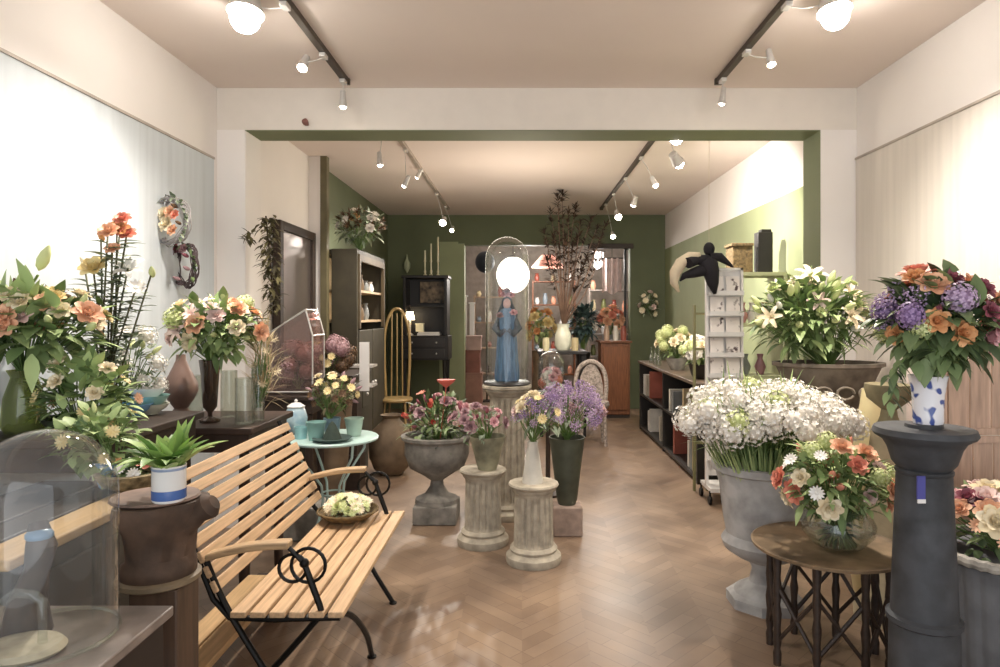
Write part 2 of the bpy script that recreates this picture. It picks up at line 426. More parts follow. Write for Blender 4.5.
# ================================================================== TRACK LIGHTS
def track(x, y0, y1, label, m):
    t = thing('lighting_track', label, 'lighting track', (x, (y0+y1)/2, CZ-.035))
    obj('rail', MB().box((x-.02, y0, CZ-.035), (x+.02, y1, CZ)), m, t, .003)
    obj('end_cap', MB().box((x-.024, y0-.03, CZ-.04), (x+.024, y0, CZ-.0005)).box((x-.024, y1, CZ-.04), (x+.024, y1+.03, CZ-.0005)), m, t)
    return t
TRK = mat('track_dark', '#544a40', .5, metal=.4); TRW = mat('track_pale', '#b8aa9c', .4, metal=.3)
track(-1.19, 2.6, 4.5, 'dark ceiling track over the left of the front shop', TRK)
track(1.33, 2.6, 4.5, 'dark ceiling track over the right of the front shop', TRK)
track(-1.1, 5.15, 9.9, 'pale ceiling track over the left of the rear shop', TRW)
track(1.18, 5.15, 9.9, 'dark ceiling track over the right of the rear shop', TRK)
BULB = mat('lit_bulb', '#fff4e0', .5, var=0, emit=28)
BULBB = mat('lit_bulb_big', '#fff8ee', .5, var=0, emit=60)
def spot(px, py, d, tgt, label, power, tx=None, r=.032, size=1.1, big=False, warm=(1,.93,.84)):
    """spotlight head at px,py,d hung from the track at x=tx"""
    p = W(px, py, d); tx = p.x if tx is None else tx
    root = Vector((tx, d, CZ-.04)); t = thing('track_spotlight', label, 'spotlight', root, 'track spotlights')
    aim = (Vector(tgt) - p).normalized(); M = Matrix.Translation(p) @ aim.to_track_quat('Z', 'Y').to_matrix().to_4x4()
    obj('adapter', MB().box((tx-.018, d-.035, CZ-.06), (tx+.018, d+.035, CZ-.036)), CHROME, t, .003)
    obj('arm', MB().tube([(tx, d, CZ-.055), (p.x*.4+tx*.6, d, CZ-.06 - .3*(CZ-.06-p.z)), tuple(p - aim*.03)], .004, 6), CHROME, t)
    lh = obj('lamp_head', MB().lathe([(.012,-.09),(r*.7,-.085),(r*.8,-.04),(r,.0),(r*1.08,.02),(r*1.0,.02),(r*.9,-.0),(.01,-.01)], seg=18, M=M), CHROME, t)
    obj('bulb', MB().ball((0,0,0), (r*.86, r*.86, r*.86), 16, 9, M=M @ Matrix.Translation((0,0,r*.55))), BULBB if big else BULB, lh)
    if power:
        ld = bpy.data.lights.new('spot_beam', 'SPOT'); ld.energy = power * (1.7 if d > 5 else 1); ld.spot_size = min(3.0, size*1.25); ld.spot_blend = 1; ld.shadow_soft_size = .035; ld.color = warm
        lo = bpy.data.objects.new('spot_beam', ld); C.objects.link(lo); lo.parent = t
        lo.location = p + aim * (r*1.6+.02) - root; lo.rotation_euler = (-aim).to_track_quat('Z', 'Y').to_euler()
    return t
PW = 1.0
spot(246, 10, 3.35, (-1.45, 2.8, 0), 'large glaring white spotlight by the left wall near the frame top', 135*PW, tx=-1.19, r=.085, big=True, size=2.05)
spot(303, 66, 4.0, (-1.5, 2.6, .9), 'small glowing spotlight beside the front left track', 70*PW, tx=-1.19, r=.03, size=1.4)
spot(343, 104, 4.44, (-1.2, 4.6, .5), 'unlit looking pale spotlight at the far end of the front left track', 40*PW, tx=-1.19, r=.025, size=1.4)
spot(834, 8, 3.35, (1.72, 2.8, 0), 'large glaring white spotlight by the right wall near the frame top', 135*PW, tx=1.33, r=.08, big=True, size=2.05)
spot(771, 62, 3.95, (1.6, 3.2, .8), 'clear glass spotlight hanging on a thin rod from the front right track', 70*PW, tx=1.33, r=.025, size=1.4)
spot(722, 101, 4.42, (1.1, 4.6, .6), 'tiny spotlight at the far end of the front right track', 40*PW, tx=1.33, r=.022, size=1.4)
spot(380, 163, 5.3, (-.9, 5.1, .4), 'first spotlight on the rear left track next to the header', 60, tx=-1.1, r=.024)
spot(405, 184, 6.3, (-1.9, 6.6, 1.2), 'pale spotlight second along the rear left track', 50, tx=-1.1, r=.026)
spot(418, 176, 7.2, (-2.1, 7.6, 1.6), 'pale unlit spotlight third along the rear left track', 60, tx=-1.1, r=.024)
spot(443, 222, 8.6, (-1.5, 6.3, .6), 'brightest spotlight on the rear left track', 70, tx=-1.1, r=.045)
spot(452, 230, 9.6, (-1.2, 7.0, .8), 'small spotlight at the far end of the rear left track', 30, tx=-1.1, r=.03)
spot(677, 135, 5.05, (.6, 4.3, .7), 'bright spotlight right under the green header edge', 60, tx=1.18, r=.055, big=True)
spot(677, 161, 5.5, (2.2, 6.5, 1.9), 'bright spotlight aimed at the white wall top behind the header', 110, tx=1.18, r=.05, big=True, size=1.9)
spot(655, 184, 6.6, (2.0, 5.9, 1.0), 'small glowing spotlight midway on the rear right track', 60, tx=1.18, r=.03, size=1.4)
spot(634, 203, 7.6, (.7, 9.0, .6), 'clear spotlight third along the rear right track', 40, tx=1.18, r=.035)
spot(618, 216, 8.6, (1.7, 7.0, .9), 'pale green tinted spotlight hanging near the dried branches', 30, tx=1.18, r=.045)
spot(613, 236, 9.4, (1.4, 7.3, .8), 'lowest spotlight at the far end of the rear right track', 30, tx=1.18, r=.035)

# small cable stub on the header and wall hook
tag(obj('alarm_sensor', MB().lathe([(.02,0),(.024,.012),(.012,.03),(.003,.035)], seg=14, M=Matrix.Translation(W(306,122,4.66)) @ Matrix.Rotation(PI/2,4,'X') @ Matrix.Rotation(-.4,4,'Y')).box((-.012,-.0,-.02),(.012,.02,.004), M=Matrix.Translation(W(306,122,4.68))), mat('sensor','#8a5a50',.5)), 'tiny reddish sensor on the white header left of centre', 'sensor')

# ================================================================== SLATTED BENCH
def bench():
    t = thing('garden_bench', 'slatted pale wood garden bench with curled black iron frame', 'bench', (-.9, 3.0, 0))
    y0, y1 = 2.4, 3.65
    for i in range(6):
        x = -1.052 + i * .0705
        obj('seat_slat', MB().box((x, y0, .408), (x + .057, y1, .43)), WOODP, t, .004)
    A, B = Vector((-1.11, 0, .495)), Vector((-1.30, 0, .915)); u = (B - A).normalized(); nrm = Vector((u.z, 0, -u.x))
    for i in range(8):
        a = A + u * (i * .0585)
        mb = MB(); q = [a, a + u*.043, a + u*.043 + nrm*.018, a + nrm*.018]
        vs = [(p.x, y0 + .0, p.z) for p in q] + [(p.x, y1, p.z) for p in q]
        mb.add(vs, [(0,1,2,3),(4,7,6,5),(0,4,5,1),(1,5,6,2),(2,6,7,3),(3,7,4,0)])
        obj('back_slat', mb, WOODP, t, .004)
    for (ya, near) in ((y0 + .02, True), (y1 - .06, False)):
        fr = MB()
        fr.tube([(-1.31, ya, .93), (-1.21, ya, .70), (-1.12, ya, .47), (-1.06, ya, .402), (-.9, ya, .396), (-.66, ya, .402)], .011)
        obj('side_frame', fr, IRON, t)
        xa = -1.14; mb = MB()
        n = 8; vs, fs = [], []
        for i in range(n + 1):
            s = i / n; x = xa + .30 * s; z = .625 + .045 * s + .012 * math.sin(s * PI); h = .013
            for (dy, dz) in ((-.028, -h), (.028, -h), (.028, h), (-.028, h)): vs.append((x, ya + dy, z + dz))
        for i in range(n):
            for k in range(4): fs.append((i*4+k, i*4+(k+1)%4, i*4+4+(k+1)%4, i*4+4+k))
        fs += [(3,2,1,0), (n*4, n*4+1, n*4+2, n*4+3)]
        obj('armrest', mb.add(vs, fs), mat('worn_arm_wood', '#c9a880', .5, var=.2, stretch=(1,9,9)), t, .006)
        sc = MB()
        for (cx, cz, r) in ((-.832, .582, .05), (-.775, .592, .062)):
            sc.tube([(cx + r*math.cos(k*.3142), ya, cz + r*math.sin(k*.3142)) for k in range(20)], .0065, 6, closed=True)
        sc.tube([(-.85, ya, .66), (-.79, ya, .60), (-.765, ya, .53), (-.735, ya, .45), (-.72, ya, .40)], [.008,.011,.013,.012,.011])
        sc.ball((-.79, ya, .60), .018, 10, 6)
        obj('scroll_bracket', sc, IRON, t)
    def leg(pts, r=.0115):
        q = [Vector(p) for p in pts]; out = []
        for i in range(len(q) - 1):
            a = q[max(0, i-1)]; b = q[i]; c = q[i+1]; d = q[min(len(q)-1, i+2)]
            for k in range(5):
                s = k / 5; out.append(.5*((2*b) + (c-a)*s + (2*a-5*b+4*c-d)*s*s + (3*b-a-3*c+d)*s**3))
        out.append(q[-1]); mb = MB().tube(out, r); e = q[-1]
        mb.lathe([(.02, 0), (.02, .006), (.011, .012)], (e.x, e.y, 0), 12)
        return obj('leg', mb, IRON, t)
    leg([(-.90, 2.42, .395), (-.72, 2.44, .40), (-.66, 2.56, .35), (-.645, 2.76, .18), (-.658, 2.925, .004)])
    leg([(-1.15, 2.42, .62), (-1.05, 2.42, .40), (-.80, 2.42, .004)])
    leg([(-.74, 2.42, .40), (-.92, 2.42, .20), (-1.14, 2.42, .004)])
    leg([(-.98, 3.59, .40), (-.84, 3.52, .25), (-.76, 3.48, .14), (-.671, 3.47, .004)])
    leg([(-.74, 3.59, .40), (-1.0, 3.59, .2), (-1.16, 3.59, .004)])
    return t
bench()

# ================================================================== PEDESTALS, URNS, PLINTHS
def fluted(loc, h, r, label, name='fluted_pedestal', grp=None, m=None):
    m = m or STONE
    t = thing(name, label, 'pedestal', loc, grp); x, y, z = loc
    obj('plinth_ring', MB().lathe([(r*1.22,0),(r*1.26,.02),(r*1.24,.045),(r*1.1,.062),(r*1.04,.07),(r*1.08,.085),(r*1.0,.1),(r*.93,.105)], loc, 48), m, t)
    obj('shaft', MB().lathe([(r*.93,.10),(r*.9,.115,.0),(r*.9,.13,.10),(r*.86,h-.09,.10),(r*.86,h-.075,0),(r*.9,h-.055)], loc, 180, flutes=18), m, t)
    obj('capital', MB().lathe([(r*.9,h-.055),(r*.98,h-.045),(r*1.0,h-.03),(r*1.1,h-.022),(r*1.14,h-.01),(r*1.1,h)], loc, 48), m, t)
    return t
PA = (X(483,4.39), 4.39, 0); PBd = (X(533.5,4.07), 4.07, 0)
fluted(PA, .49, .135, 'left short fluted stone pedestal under the small greenish pot')
fluted(PBd, .48, .135, 'right short fluted stone pedestal under the white cone vase')
# central column with dome
CC = (X(507,5.0), 5.0, 0)
t = fluted(CC, .95, .15, 'taller fluted stone column holding the tall glass dome', 'fluted_column')
obj('top_slab', MB().lathe([(.17,.95),(.185,.957),(.185,.975),(.17,.982)], CC, 40), STONE, t)
td = thing('glass_dome', 'tall narrow glass dome over the blue statuette', 'dome', (CC[0], CC[1], .982))
obj('wooden_base', MB().lathe([(.172,.982),(.178,.99),(.172,1.0),(.165,1.005)], CC, 40), WOODK, td)
def dome(parent, c, r, h, z0, m=None, knob=False):
    pr = [(r, z0, 0, 1), (r, z0 + h - r)]
    for i in range(1, 10): pr.append((max(.0005, r*math.cos(i*PI/18)), z0 + h - r + r*math.sin(i*PI/18)))
    o = obj('glass_bell', MB().lathe(pr, c, 48), m or GL, parent)
    return o
dome(td, (CC[0], CC[1], 0), .160, 1.08, 1.005)
# statuette
st = thing('robed_statuette', 'blue robed statuette with dark veil and pink blossoms under the dome', 'statuette', (CC[0], CC[1], 1.006))
x, y = CC[0], CC[1]
BLUER = mat('blue_robe', '#52789a', .45, var=.25, scale=14, stretch=(6,6,.6)); SKIN = mat('painted_face', '#d8a898', .5)
rb = MB(); vs, fs = [], []
segs = 40; prof = [(.085,0),(.088,.05),(.078,.18),(.07,.3),(.062,.4),(.07,.47),(.055,.52),(.022,.55)]
for (r, z) in prof:
    for k in range(segs):
        a = 2*PI*k/segs; rr = r*(1 + (.10*math.sin(a*7) if z < .42 else .0)); vs.append((x + rr*math.cos(a), y + rr*.75*math.sin(a), 1.008 + z))
for i in range(len(prof)-1):
    for k in range(segs): fs.append((i*segs+k, i*segs+(k+1)%segs, (i+1)*segs+(k+1)%segs, (i+1)*segs+k))
obj('robe', rb.add(vs, fs), BLUER, st, sharp=0)
obj('sleeve', MB().tube([(x-.055,y,1.47),(x-.085,y-.02,1.40),(x-.05,y-.06,1.36),(x-.01,y-.075,1.39)], [.024,.03,.026,.014], 10), mat('navy_cloth','#37424e',.6), st)
obj('sleeve', MB().tube([(x+.055,y,1.47),(x+.085,y-.02,1.40),(x+.05,y-.06,1.36),(x+.01,y-.075,1.39)], [.024,.03,.026,.014], 10), mat('navy_cloth','#37424e',.6), st)
obj('head', MB().ball((x, y-.008, 1.585), (.03,.033,.04), 16, 10).tube([(x,y,1.54),(x,y,1.565)], .016, 8).ball((x, y-.042, 1.583), (.005,.006,.008), 6, 4), SKIN, st)
obj('veil', MB().ball((x, y+.012, 1.59), (.042,.038,.05), 18, 10).tube([(x-.03,y+.02,1.58),(x-.055,y+.02,1.50),(x-.06,y+.02,1.40)], [.015,.025,.012], 8).tube([(x+.03,y+.02,1.58),(x+.055,y+.02,1.50),(x+.06,y+.02,1.40)], [.015,.025,.012], 8), mat('navy_cloth','#37424e',.6), st)
for (dx, dz, c) in ((-.02,1.655,'pink'),(.03,1.65,'pink'),(.0,1.68,'mauve'),(-.05,1.5,'mauve'),(.05,1.52,'pink')):
    put_head(st, 'rose', c, (x+dx, y-.04, dz), (dx,-.6,.6), .028)

# dark stone urn on square plinth
def urn(loc, label, m, prof, plinth, rimr, ph=.0):
    t = thing('garden_urn', label, 'urn', loc); x, y, z = loc
    if plinth: obj('plinth', MB().box((x-plinth, y-plinth, 0), (x+plinth, y+plinth, ph)), m, t, .008)
    obj('body', MB().lathe([(a, b) for a, b in prof], (x, y, ph), 48), m, t)
    return t
U1 = (X(437,4.9), 4.9, 0)
urn(U1, 'dark stone urn on a square plinth holding red flowers', STONEG,
    [(.16,0),(.155,.03),(.09,.06),(.05,.12),(.045,.16),(.1,.2),(.2,.26),(.235,.35),(.235,.45),(.26,.47),(.262,.49),(.23,.495),(.2,.44),(.18,.3),(.01,.27)], .155, .26, .13)
# tapered stone bits behind
bouquet('flower_arrangement', 'dark green arrangement with red and pink blooms in the dark stone urn', 'flowers', (U1[0], U1[1], .58), (U1[0]+.02, U1[1], .70), (.28,.24,.24),
    [('rose','mauve',7,.04),('tulip','red',5,.045),('rose','pink',6,.035),('daisy','coral',4,.04),('bud','burgundy',6,.03)], 230, (.13,.03), LEAFD, zmin=.0)
tag(obj('red_anthurium', MB().lathe([(.002,0),(.05,.045),(.055,.06),(.0,.05)], W(446,388,4.75), 14, sx=1.2).tube([W(446,388,4.75), (U1[0]+.03,4.85,.6)], .003, 4), mat('petal_red', '#dc5040')), 'flat red bloom standing out above the dark urn flowers', 'flower')

# terracotta ball jar
J = (X(391,6.3), 6.3, 0)
vessel('clay_jar', 'round brown clay jar standing on the floor behind the blue table', 'jar', (J[0], J[1], 0),
    [(.1,0),(.16,.06),(.2,.16),(.205,.28),(.17,.42),(.09,.5),(.075,.53),(.1,.56)], TERRA)
# small pot on pedestal A with flowers
vessel('small_pot', 'small greenish grey pot on the left fluted pedestal', 'pot', (PA[0]+.03, 4.37, .49), [(.06,0),(.075,.05),(.1,.15),(.115,.2),(.12,.22)], mat('lichen_pot','#a09b80',.8,var=.3,bump=.2))
bouquet('flower_bunch', 'muted pink and mauve blooms in the small greenish pot', 'flowers', (PA[0]+.03, 4.37, .68), (PA[0]-.04, 4.34, .80), (.19,.14,.12),
    [('rose','mauve',8,.035),('rose','pink',6,.032),('tulip','palepink',4,.04),('bud','burgundy',5,.03)], 70, (.08,.022), LEAFG, zmin=-.1)
# white cone vase
vessel('cone_vase', 'white cone shaped vase on the right fluted pedestal', 'vase', (PBd[0]-.005, 4.07, .48), [(.064,0),(.06,.04),(.042,.16),(.03,.23),(.034,.25)], mat('chalk_white','#cfc9bd',.6,var=.12,bump=.1))
bouquet('flower_bunch', 'yellow, white and purple blooms in the white cone vase', 'flowers', (PBd[0]-.005, 4.07, .72), (X(537,4.05), 4.05, .90), (.15,.13,.13),
    [('rose','cream',5,.038),('daisy','yellow',7,.03),('statice','purple',7,.045),('rose','palepink',4,.035),('statice','lavender',6,.04)], 60, (.09,.02), LEAFG, zmin=-.4)
# tall metal vase with statice on a stone block
V = (X(567,4.6), 4.6)
t = tag(obj('stone_block', MB().box((V[0]-.10, V[1]-.1, 0), (V[0]+.10, V[1]+.1, .20)), mat('pink_stone','#a08a7c',.85,var=.2,scale=12,bump=.3), bevel=.01), 'pinkish stone block under the tall dark vase', 'plinth')
vessel('tall_vase', 'tall dark grey green vase behind the right fluted pedestal', 'vase', (V[0], V[1], .20), [(.06,0),(.07,.03),(.09,.2),(.115,.40),(.12,.44),(.125,.46)], mat('zinc_green','#55584a',.5,metal=.3,var=.2))
bouquet('flower_bunch', 'large lavender statice bunch in the tall dark vase', 'flowers', (V[0], V[1], .64), (X(570,4.55), 4.55, .84), (.22,.16,.17),
    [('statice','lavender',26,.062),('statice','purple',10,.055),('rose','palepink',3,.045),('statice','mauve',8,.05)], 50, (.1,.02), LEAFG, zmin=-.5)
tag(obj('small_round_table', MB().lathe([(.14,0),(.14,.015),(.02,.03),(.018,.80),(.16,.815),(.16,.84)], (X(548,5.6),5.6,0), 24), WOODD), 'dark round stand behind the central column carrying the small dome', 'table')
sd = thing('small_glass_dome', 'low rounded glass dome over a pink and white posy beside the column', 'dome', (X(551,5.6),5.6,.84))
obj('base', MB().lathe([(.125,.84),(.13,.85),(.12,.86)], (X(551,5.6),5.6,0), 32), WOODD, sd)
dome(sd, (X(551,5.6),5.6,0), .115, .34, .86)
bouquet('posy', 'pink and white posy inside the small glass dome', 'flowers', (X(551,5.6),5.6,.862), (X(551,5.6),5.6,.95), (.075,.075,.10),
    [('rose','white',6,.04),('rose','pink',8,.04),('hydrangea','coral',2,.05)], 30, (.05,.02), LEAFG, zmin=-.4)

# ================================================================== BLUE BISTRO TABLE
BT = Vector((X(333,4.27), 4.27, 0))
t = thing('bistro_table', 'pale teal metal bistro table with curved legs beyond the bench', 'table', BT)
obj('tabletop', MB().lathe([(.27,.700),(.285,.705),(.287,.715),(.28,.722)], BT, 48), TEALP, t)
for k in range(4):
    a = PI/4 + k*PI/2; c, s = math.cos(a), math.sin(a)
    obj('leg', MB().tube([BT + Vector((c*r, s*r, z)) for r, z in ((.24,.70),(.23,.62),(.15,.52),(.08,.42),(.07,.32),(.10,.2),(.17,.08),(.23,.006))], .008, 8), TEALP, t)
obj('leg_ring', MB().tube([BT + Vector((.072*math.cos(k*.314), .072*math.sin(k*.314), .36)) for k in range(20)], .006, 6, closed=True), TEALP, t)
pot = [(.042,0),(.05,.05),(.058,.1),(.062,.105),(.062,.115)]
vessel('teal_pot', 'teal glazed pot at the front left of the pale teal table', 'pot', (X(316,4.15), 4.15, .722), pot, TEAL)
vessel('teal_pot', 'pale teal pot at the right edge of the bistro table', 'pot', (X(354,4.3), 4.3, .722), pot, mat('pale_teal','#b4ccbc',.4))
vessel('teal_pot', 'low turquoise glass beside the bench back on the bistro table', 'pot', (X(301,4.2), 4.2, .722), [(.035,0),(.04,.04),(.042,.075)], mat('turq','#9cc8cc',.2))
tj = thing('lidded_jar', 'pale blue and white lidded jar at the left rear of the bistro table', 'jar', (X(296,4.42), 4.42, .722))
obj('body', MB().lathe([(.04,0),(.045,.01),(.07,.06),(.075,.10),(.06,.15),(.05,.165)], tj.location, 28), mat('blue_white','#c4d6dc',.25,col2='#8fb2c8',scale=20), tj)
obj('lid', MB().lathe([(.056,.166),(.058,.175),(.03,.195),(.008,.2),(.012,.212),(.003,.222)], tj.location, 28), PORC, tj)
tw = thing('dark_dish', 'dark green dish with a cone shaped lump in the middle of the bistro table', 'dish', (X(334,4.16), 4.12, .722))
obj('dish', MB().lathe([(.05,0),(.10,.008),(.12,.022),(.115,.024),(.06,.012)], tw.location, 32), mat('dark_teal','#4c5c58',.4), tw)
obj('cone', MB().lathe([(.058,.012),(.045,.05),(.022,.1),(.006,.12)], tw.location, 20), mat('moss','#37433a',.9,bump=.5,scale=40), tw)
bouquet('potted_flowers', 'yellow and brown small blooms rising from the bistro table pots', 'flowers', (X(330,4.26), 4.26, .84), (X(334,4.26), 4.26, 1.0), (.17,.13,.13),
    [('daisy','yellow',9,.03),('rose','cream',6,.03),('daisy','brown',8,.028),('bud','mauve',6,.03)], 110, (.07,.025), DRYG, zmin=-.5)
vessel('blue_grey_pot', 'blue grey pot under the yellow and brown blooms', 'pot', (X(332,4.28), 4.28, .722), [(.04,0),(.05,.06),(.055,.12)], mat('blue_grey','#7c94a0',.4))
# basket of succulent-like flowers on the bench seat
bk = W(348,520,3.48)
tb = thing('wicker_dish', 'oval brown wicker dish on the bench seat', 'dish', (bk.x, 3.48, .431))
obj('bowl', MB().lathe([(.07,0),(.12,.02),(.15,.045),(.155,.05),(.145,.048),(.06,.01)], tb.location, 32, sx=1), mat('wicker','#7a6440',.8,var=.3,scale=50,bump=.6), tb)
obj('rim', MB().tube([Vector(tb.location) + Vector((.153*math.cos(k*.2094), .153*math.sin(k*.2094), .052+.003*(k%2))) for k in range(30)], .006, 6, closed=True), mat('wicker','#7a6440'), tb)
bouquet('flower_mound', 'pale yellow green curly mound of blooms in the wicker dish', 'flowers', (bk.x, 3.48, .47), (bk.x, 3.48, .485), (.12,.12,.075),
    [('daisy','cream',26,.026),('daisy','lime',20,.024),('rose','lime',8,.024)], 60, (.05,.014), LEAFG, stems=False, zmin=.1, mound=True)
tag(obj('stone_trough', MB().box((X(276,4.5), 4.4, 0), (X(318,4.4), 4.7, .22)), STONEG, bevel=.015), 'grey stone block on the floor behind the bench', 'block')

# low plank behind bench, pale top cabinet, consoles
t = thing('plank_rack', 'low pale wooden plank rack on the floor under the bench back', 'rack', (-1.33, 2.9, 0))
for (xa, ya) in ((-1.36,2.3),(-1.36,3.4)):
    obj('support', MB().box((xa, ya, 0), (xa+.2, ya+.04, .17)), WOODD, t, .004)
obj('plank', MB().box((-1.37, 2.25, .17), (-1.275, 3.34, .2)), WOODP2, t, .004); obj('plank', MB().box((-1.265, 2.1, .17), (-1.17, 3.6, .2)), WOODP2, t, .004)
t = thing('side_cabinet', 'dark cabinet with a pale plank top behind the large glass cloche', 'cabinet', (-1.45, 1.8, 0))
obj('body', MB().box((-1.72, 1.66, .04), (-1.27, 2.38, .865)), mat('dusty_dark','#4c463e',.7,var=.2,scale=5), t, .005)
obj('top_plank', MB().box((-1.5, 1.63, .87), (-1.385, 2.42, .9)), WOODD, t, .006)
obj('top_plank', MB().box((-1.375, 1.63, .87), (-1.255, 2.42, .9)), WOODP2, t, .006)
obj('top_plank', MB().box((-1.74, 1.63, .87), (-1.51, 2.42, .9)), WOODD, t, .006)
for (ya, yb) in ((1.70, 2.0), (2.03, 2.34)):
    o_ = obj('door', MB().box((-1.268, ya, .1), (-1.255, yb, .82)), mat('dusty_dark','#4c463e'), t, .005)
    obj('knob', MB().ball((-1.245, (yb-.04 if ya < 2 else ya+.04), .5), .012, 10, 6), IRON, o_)
obj('foot', MB().box((-1.7,1.68,0),(-1.64,1.74,.04)).box((-1.34,1.68,0),(-1.28,1.74,.04)).box((-1.7,2.3,0),(-1.64,2.36,.04)).box((-1.34,2.3,0),(-1.28,2.36,.04)), WOODD, t)
def console(name, label, x0, x1, y0, y1, z, m):
    t = thing(name, label, 'table', ((x0+x1)/2, (y0+y1)/2, 0))
    obj('tabletop', MB().box((x0, y0, z-.035), (x1, y1, z)), m, t, .006)
    obj('apron', MB().box((x0+.03, y0+.03, z-.13), (x1-.03, y1-.03, z-.035)), m, t)
    for (a, b) in ((x0+.04,y0+.04),(x1-.09,y0+.04),(x0+.04,y1-.09),(x1-.09,y1-.09)):
        obj('leg', MB().lathe([(.02,0),(.024,.05),(.03,.3),(.022,.34),(.03,.38),(.025,z-.14)], (a+.025,b+.025,0), 14), m, t)
    return t
console('console_table', 'dark wooden table by the left wall under the peach bouquet', -2.12, -1.56, 2.5, 3.28, 1.03, WOODD)
console('display_table', 'dark wooden table with glass vases against the left wall', -2.12, -1.36, 3.36, 3.97, .93, mat('dark_red_wood','#4a372c',.5,var=.2))

# ================================================================== LEFT VASES & FLOWERS
Z1, Z2 = 1.03, .93
vessel('glass_vase', 'green tinted flared glass vase at the left frame edge', 'vase', (-2.0, 2.68, Z1), [(.065,0),(.08,.03),(.07,.14),(.045,.22),(.06,.25)], GLG)
bouquet('bouquet', 'big peach and cream bouquet with broad leaves at the left frame edge', 'flowers', (-2.0, 2.68, 1.25), (-1.92, 2.62, 1.43), (.26,.2,.19),
    [('rose','peach',12,.045),('rose','cream',11,.042),('rose','palepink',8,.042),('rose','yellow',5,.035),('bud','brown',2,.035),('bud','lime',5,.035)], 260, (.16,.05), LEAF, zmin=.1)
tk = thing('tall_bud_stem', 'single green yellow bud on a long curved stem above the left bouquet', 'flower', (-2.0,2.66,1.28))
obj('stem', MB().tube([(-2.0,2.66,1.28), W(22,315,2.66), W(27,292,2.65), W(38,275,2.64)], .005, 6), STEM, tk)
put_head(tk, 'bud', 'lime', W(44,258,2.63), W(50,246,2.63)-W(39,272,2.63), .055)
# tall jug stems
vessel('tall_glass_vase', 'slender clear vase holding the tall rose stems', 'vase', (X(106,2.95), 2.95, Z1), [(.04,0),(.04,.1),(.035,.26),(.045,.30)], GLW)
tb2 = thing('tall_rose_bunch', 'tall stems topped by an orange cluster and a yellow rose near the wreath', 'flowers', (X(106,2.95),2.95,Z1+.02))
sm, lm = MB(), MB(); b0 = Vector((X(106,2.95),2.95,Z1+.02))
for (px, py, k, c, s) in ((117,228,'rose','orange',.048),(127,233,'rose','coral',.035),(108,230,'rose','peach',.04),(122,218,'rose','coral',.035),(101,236,'bud','orange',.03),(93,266,'rose','yellow',.055),(128,268,'lily','white',.06),(136,288,'daisy','white',.045),(112,248,'rose','peach',.03),(84,262,'bud','cream',.03),(152,272,'bud','lime',.035),(99,300,'bud','green',.03)):
    p = W(px, py, 2.9 + R.uniform(-.05,.05)); sm.tube([b0, b0*.5+p*.5+Vector((R.uniform(-.03,.03),0,0)), p], .004, 5)
    put_head(tb2, k, c, p, (p.x-b0.x, -.5, .5), s)
    for i in range(20):
        q = b0.lerp(p, R.uniform(.3,.93)); a = R.random()*6.28; lm.leaf(q, (math.cos(a), math.sin(a), .4), R.uniform(.06,.12), .03, .5)
obj('stems', sm, mat('stem_brown','#5c5a3c'), tb2, sharp=0); obj('leaves', lm, LEAFG, tb2, sharp=0)
bouquet('foliage_bunch', 'loose green foliage with yellow blossoms below the tall rose stems', 'plant', (X(80,2.6), 2.6, 1.04), (X(84,2.58), 2.58, 1.16), (.2,.16,.19),
    [('daisy','yellow',9,.03),('rose','cream',4,.03),('daisy','peach',4,.03)], 240, (.11,.045), LEAF, zmin=-.5)
vessel('planter_bowl', 'dark bowl under the loose green foliage', 'bowl', (X(80,2.6), 2.6, Z1+.001), [(.06,0),(.1,.03),(.13,.07),(.135,.075)], mat('dark_glaze','#333a30',.3))
# bowls
def bowl(px, d, z, r, h, m, label):
    return vessel('bowl', label, 'bowl', (X(px,d), d, z), [(r*.4,0),(r*.45,h*.15),(r*.8,h*.55),(r,h)], m, wall=.004)
bowl(132, 3.08, Z1+.001, .09, .06, mat('sky_glaze','#7fb0d8',.25), 'sky blue bowl on the table by the left wall')
bowl(150, 3.16, Z1+.001, .085, .05, mat('cream_glaze','#e0e0cc',.25), 'cream bowl, lower one near the brown teardrop vase')
bowl(150, 3.16, Z1+.03, .085, .06, TEAL, 'teal bowl nested in the cream bowl near the teardrop vase')
bowl(147, 3.16, Z1+.065, .08, .06, PORC, 'white bowl topmost of the stack near the teardrop vase')
bowl(118, 2.85, Z1+.001, .06, .05, BLUEG, 'cobalt blue bowl at the edge among the leaves')
bouquet('white_blossom_plant', 'airy pale plant standing behind the stacked bowls', 'plant', (X(125,3.2), 3.2, 1.05), (X(128,3.2), 3.2, 1.25), (.17,.1,.2),
    [('daisy','white',10,.03),('baby_breath','white',6,.05),('bud','lime',5,.03)], 110, (.08,.03), LEAFG, zmin=-.5)
# teardrop vase, others
vessel('teardrop_vase', 'brown teardrop shaped vase beside the stacked bowls', 'vase', (X(181,3.8), 3.8, Z2), [(.045,0),(.05,.02),(.035,.04),(.07,.09),(.092,.14),(.085,.19),(.05,.26),(.028,.31),(.024,.345)], mat('mauve_brown','#7b6258',.35,var=.15))
vessel('tall_brown_vase', 'tall dark brown glass vase under the pink and lime bouquet', 'vase', (X(210,3.55), 3.55, Z2+.001), [(.05,0),(.052,.012),(.012,.03),(.012,.05),(.035,.08),(.045,.25),(.055,.33)], GLB)
def cyl(px, d, r, h, label, m=None):
    return vessel('glass_cylinder', label, 'vase', (X(px,d), d, Z2+.001), [(r,0),(r,h*.5),(r*.97,h)], m or GLW, wall=.004)
cyl(229, 3.72, .045, .26, 'clear glass cylinder just right of the tall brown vase')
cyl(245, 3.5, .05, .24, 'squat greyish glass cylinder next to the bench top')
cyl(258, 3.6, .035, .30, 'narrow glass cylinder at the right corner of the display table')
cyl(194, 3.86, .05, .22, 'clear glass cylinder behind the teardrop vase')
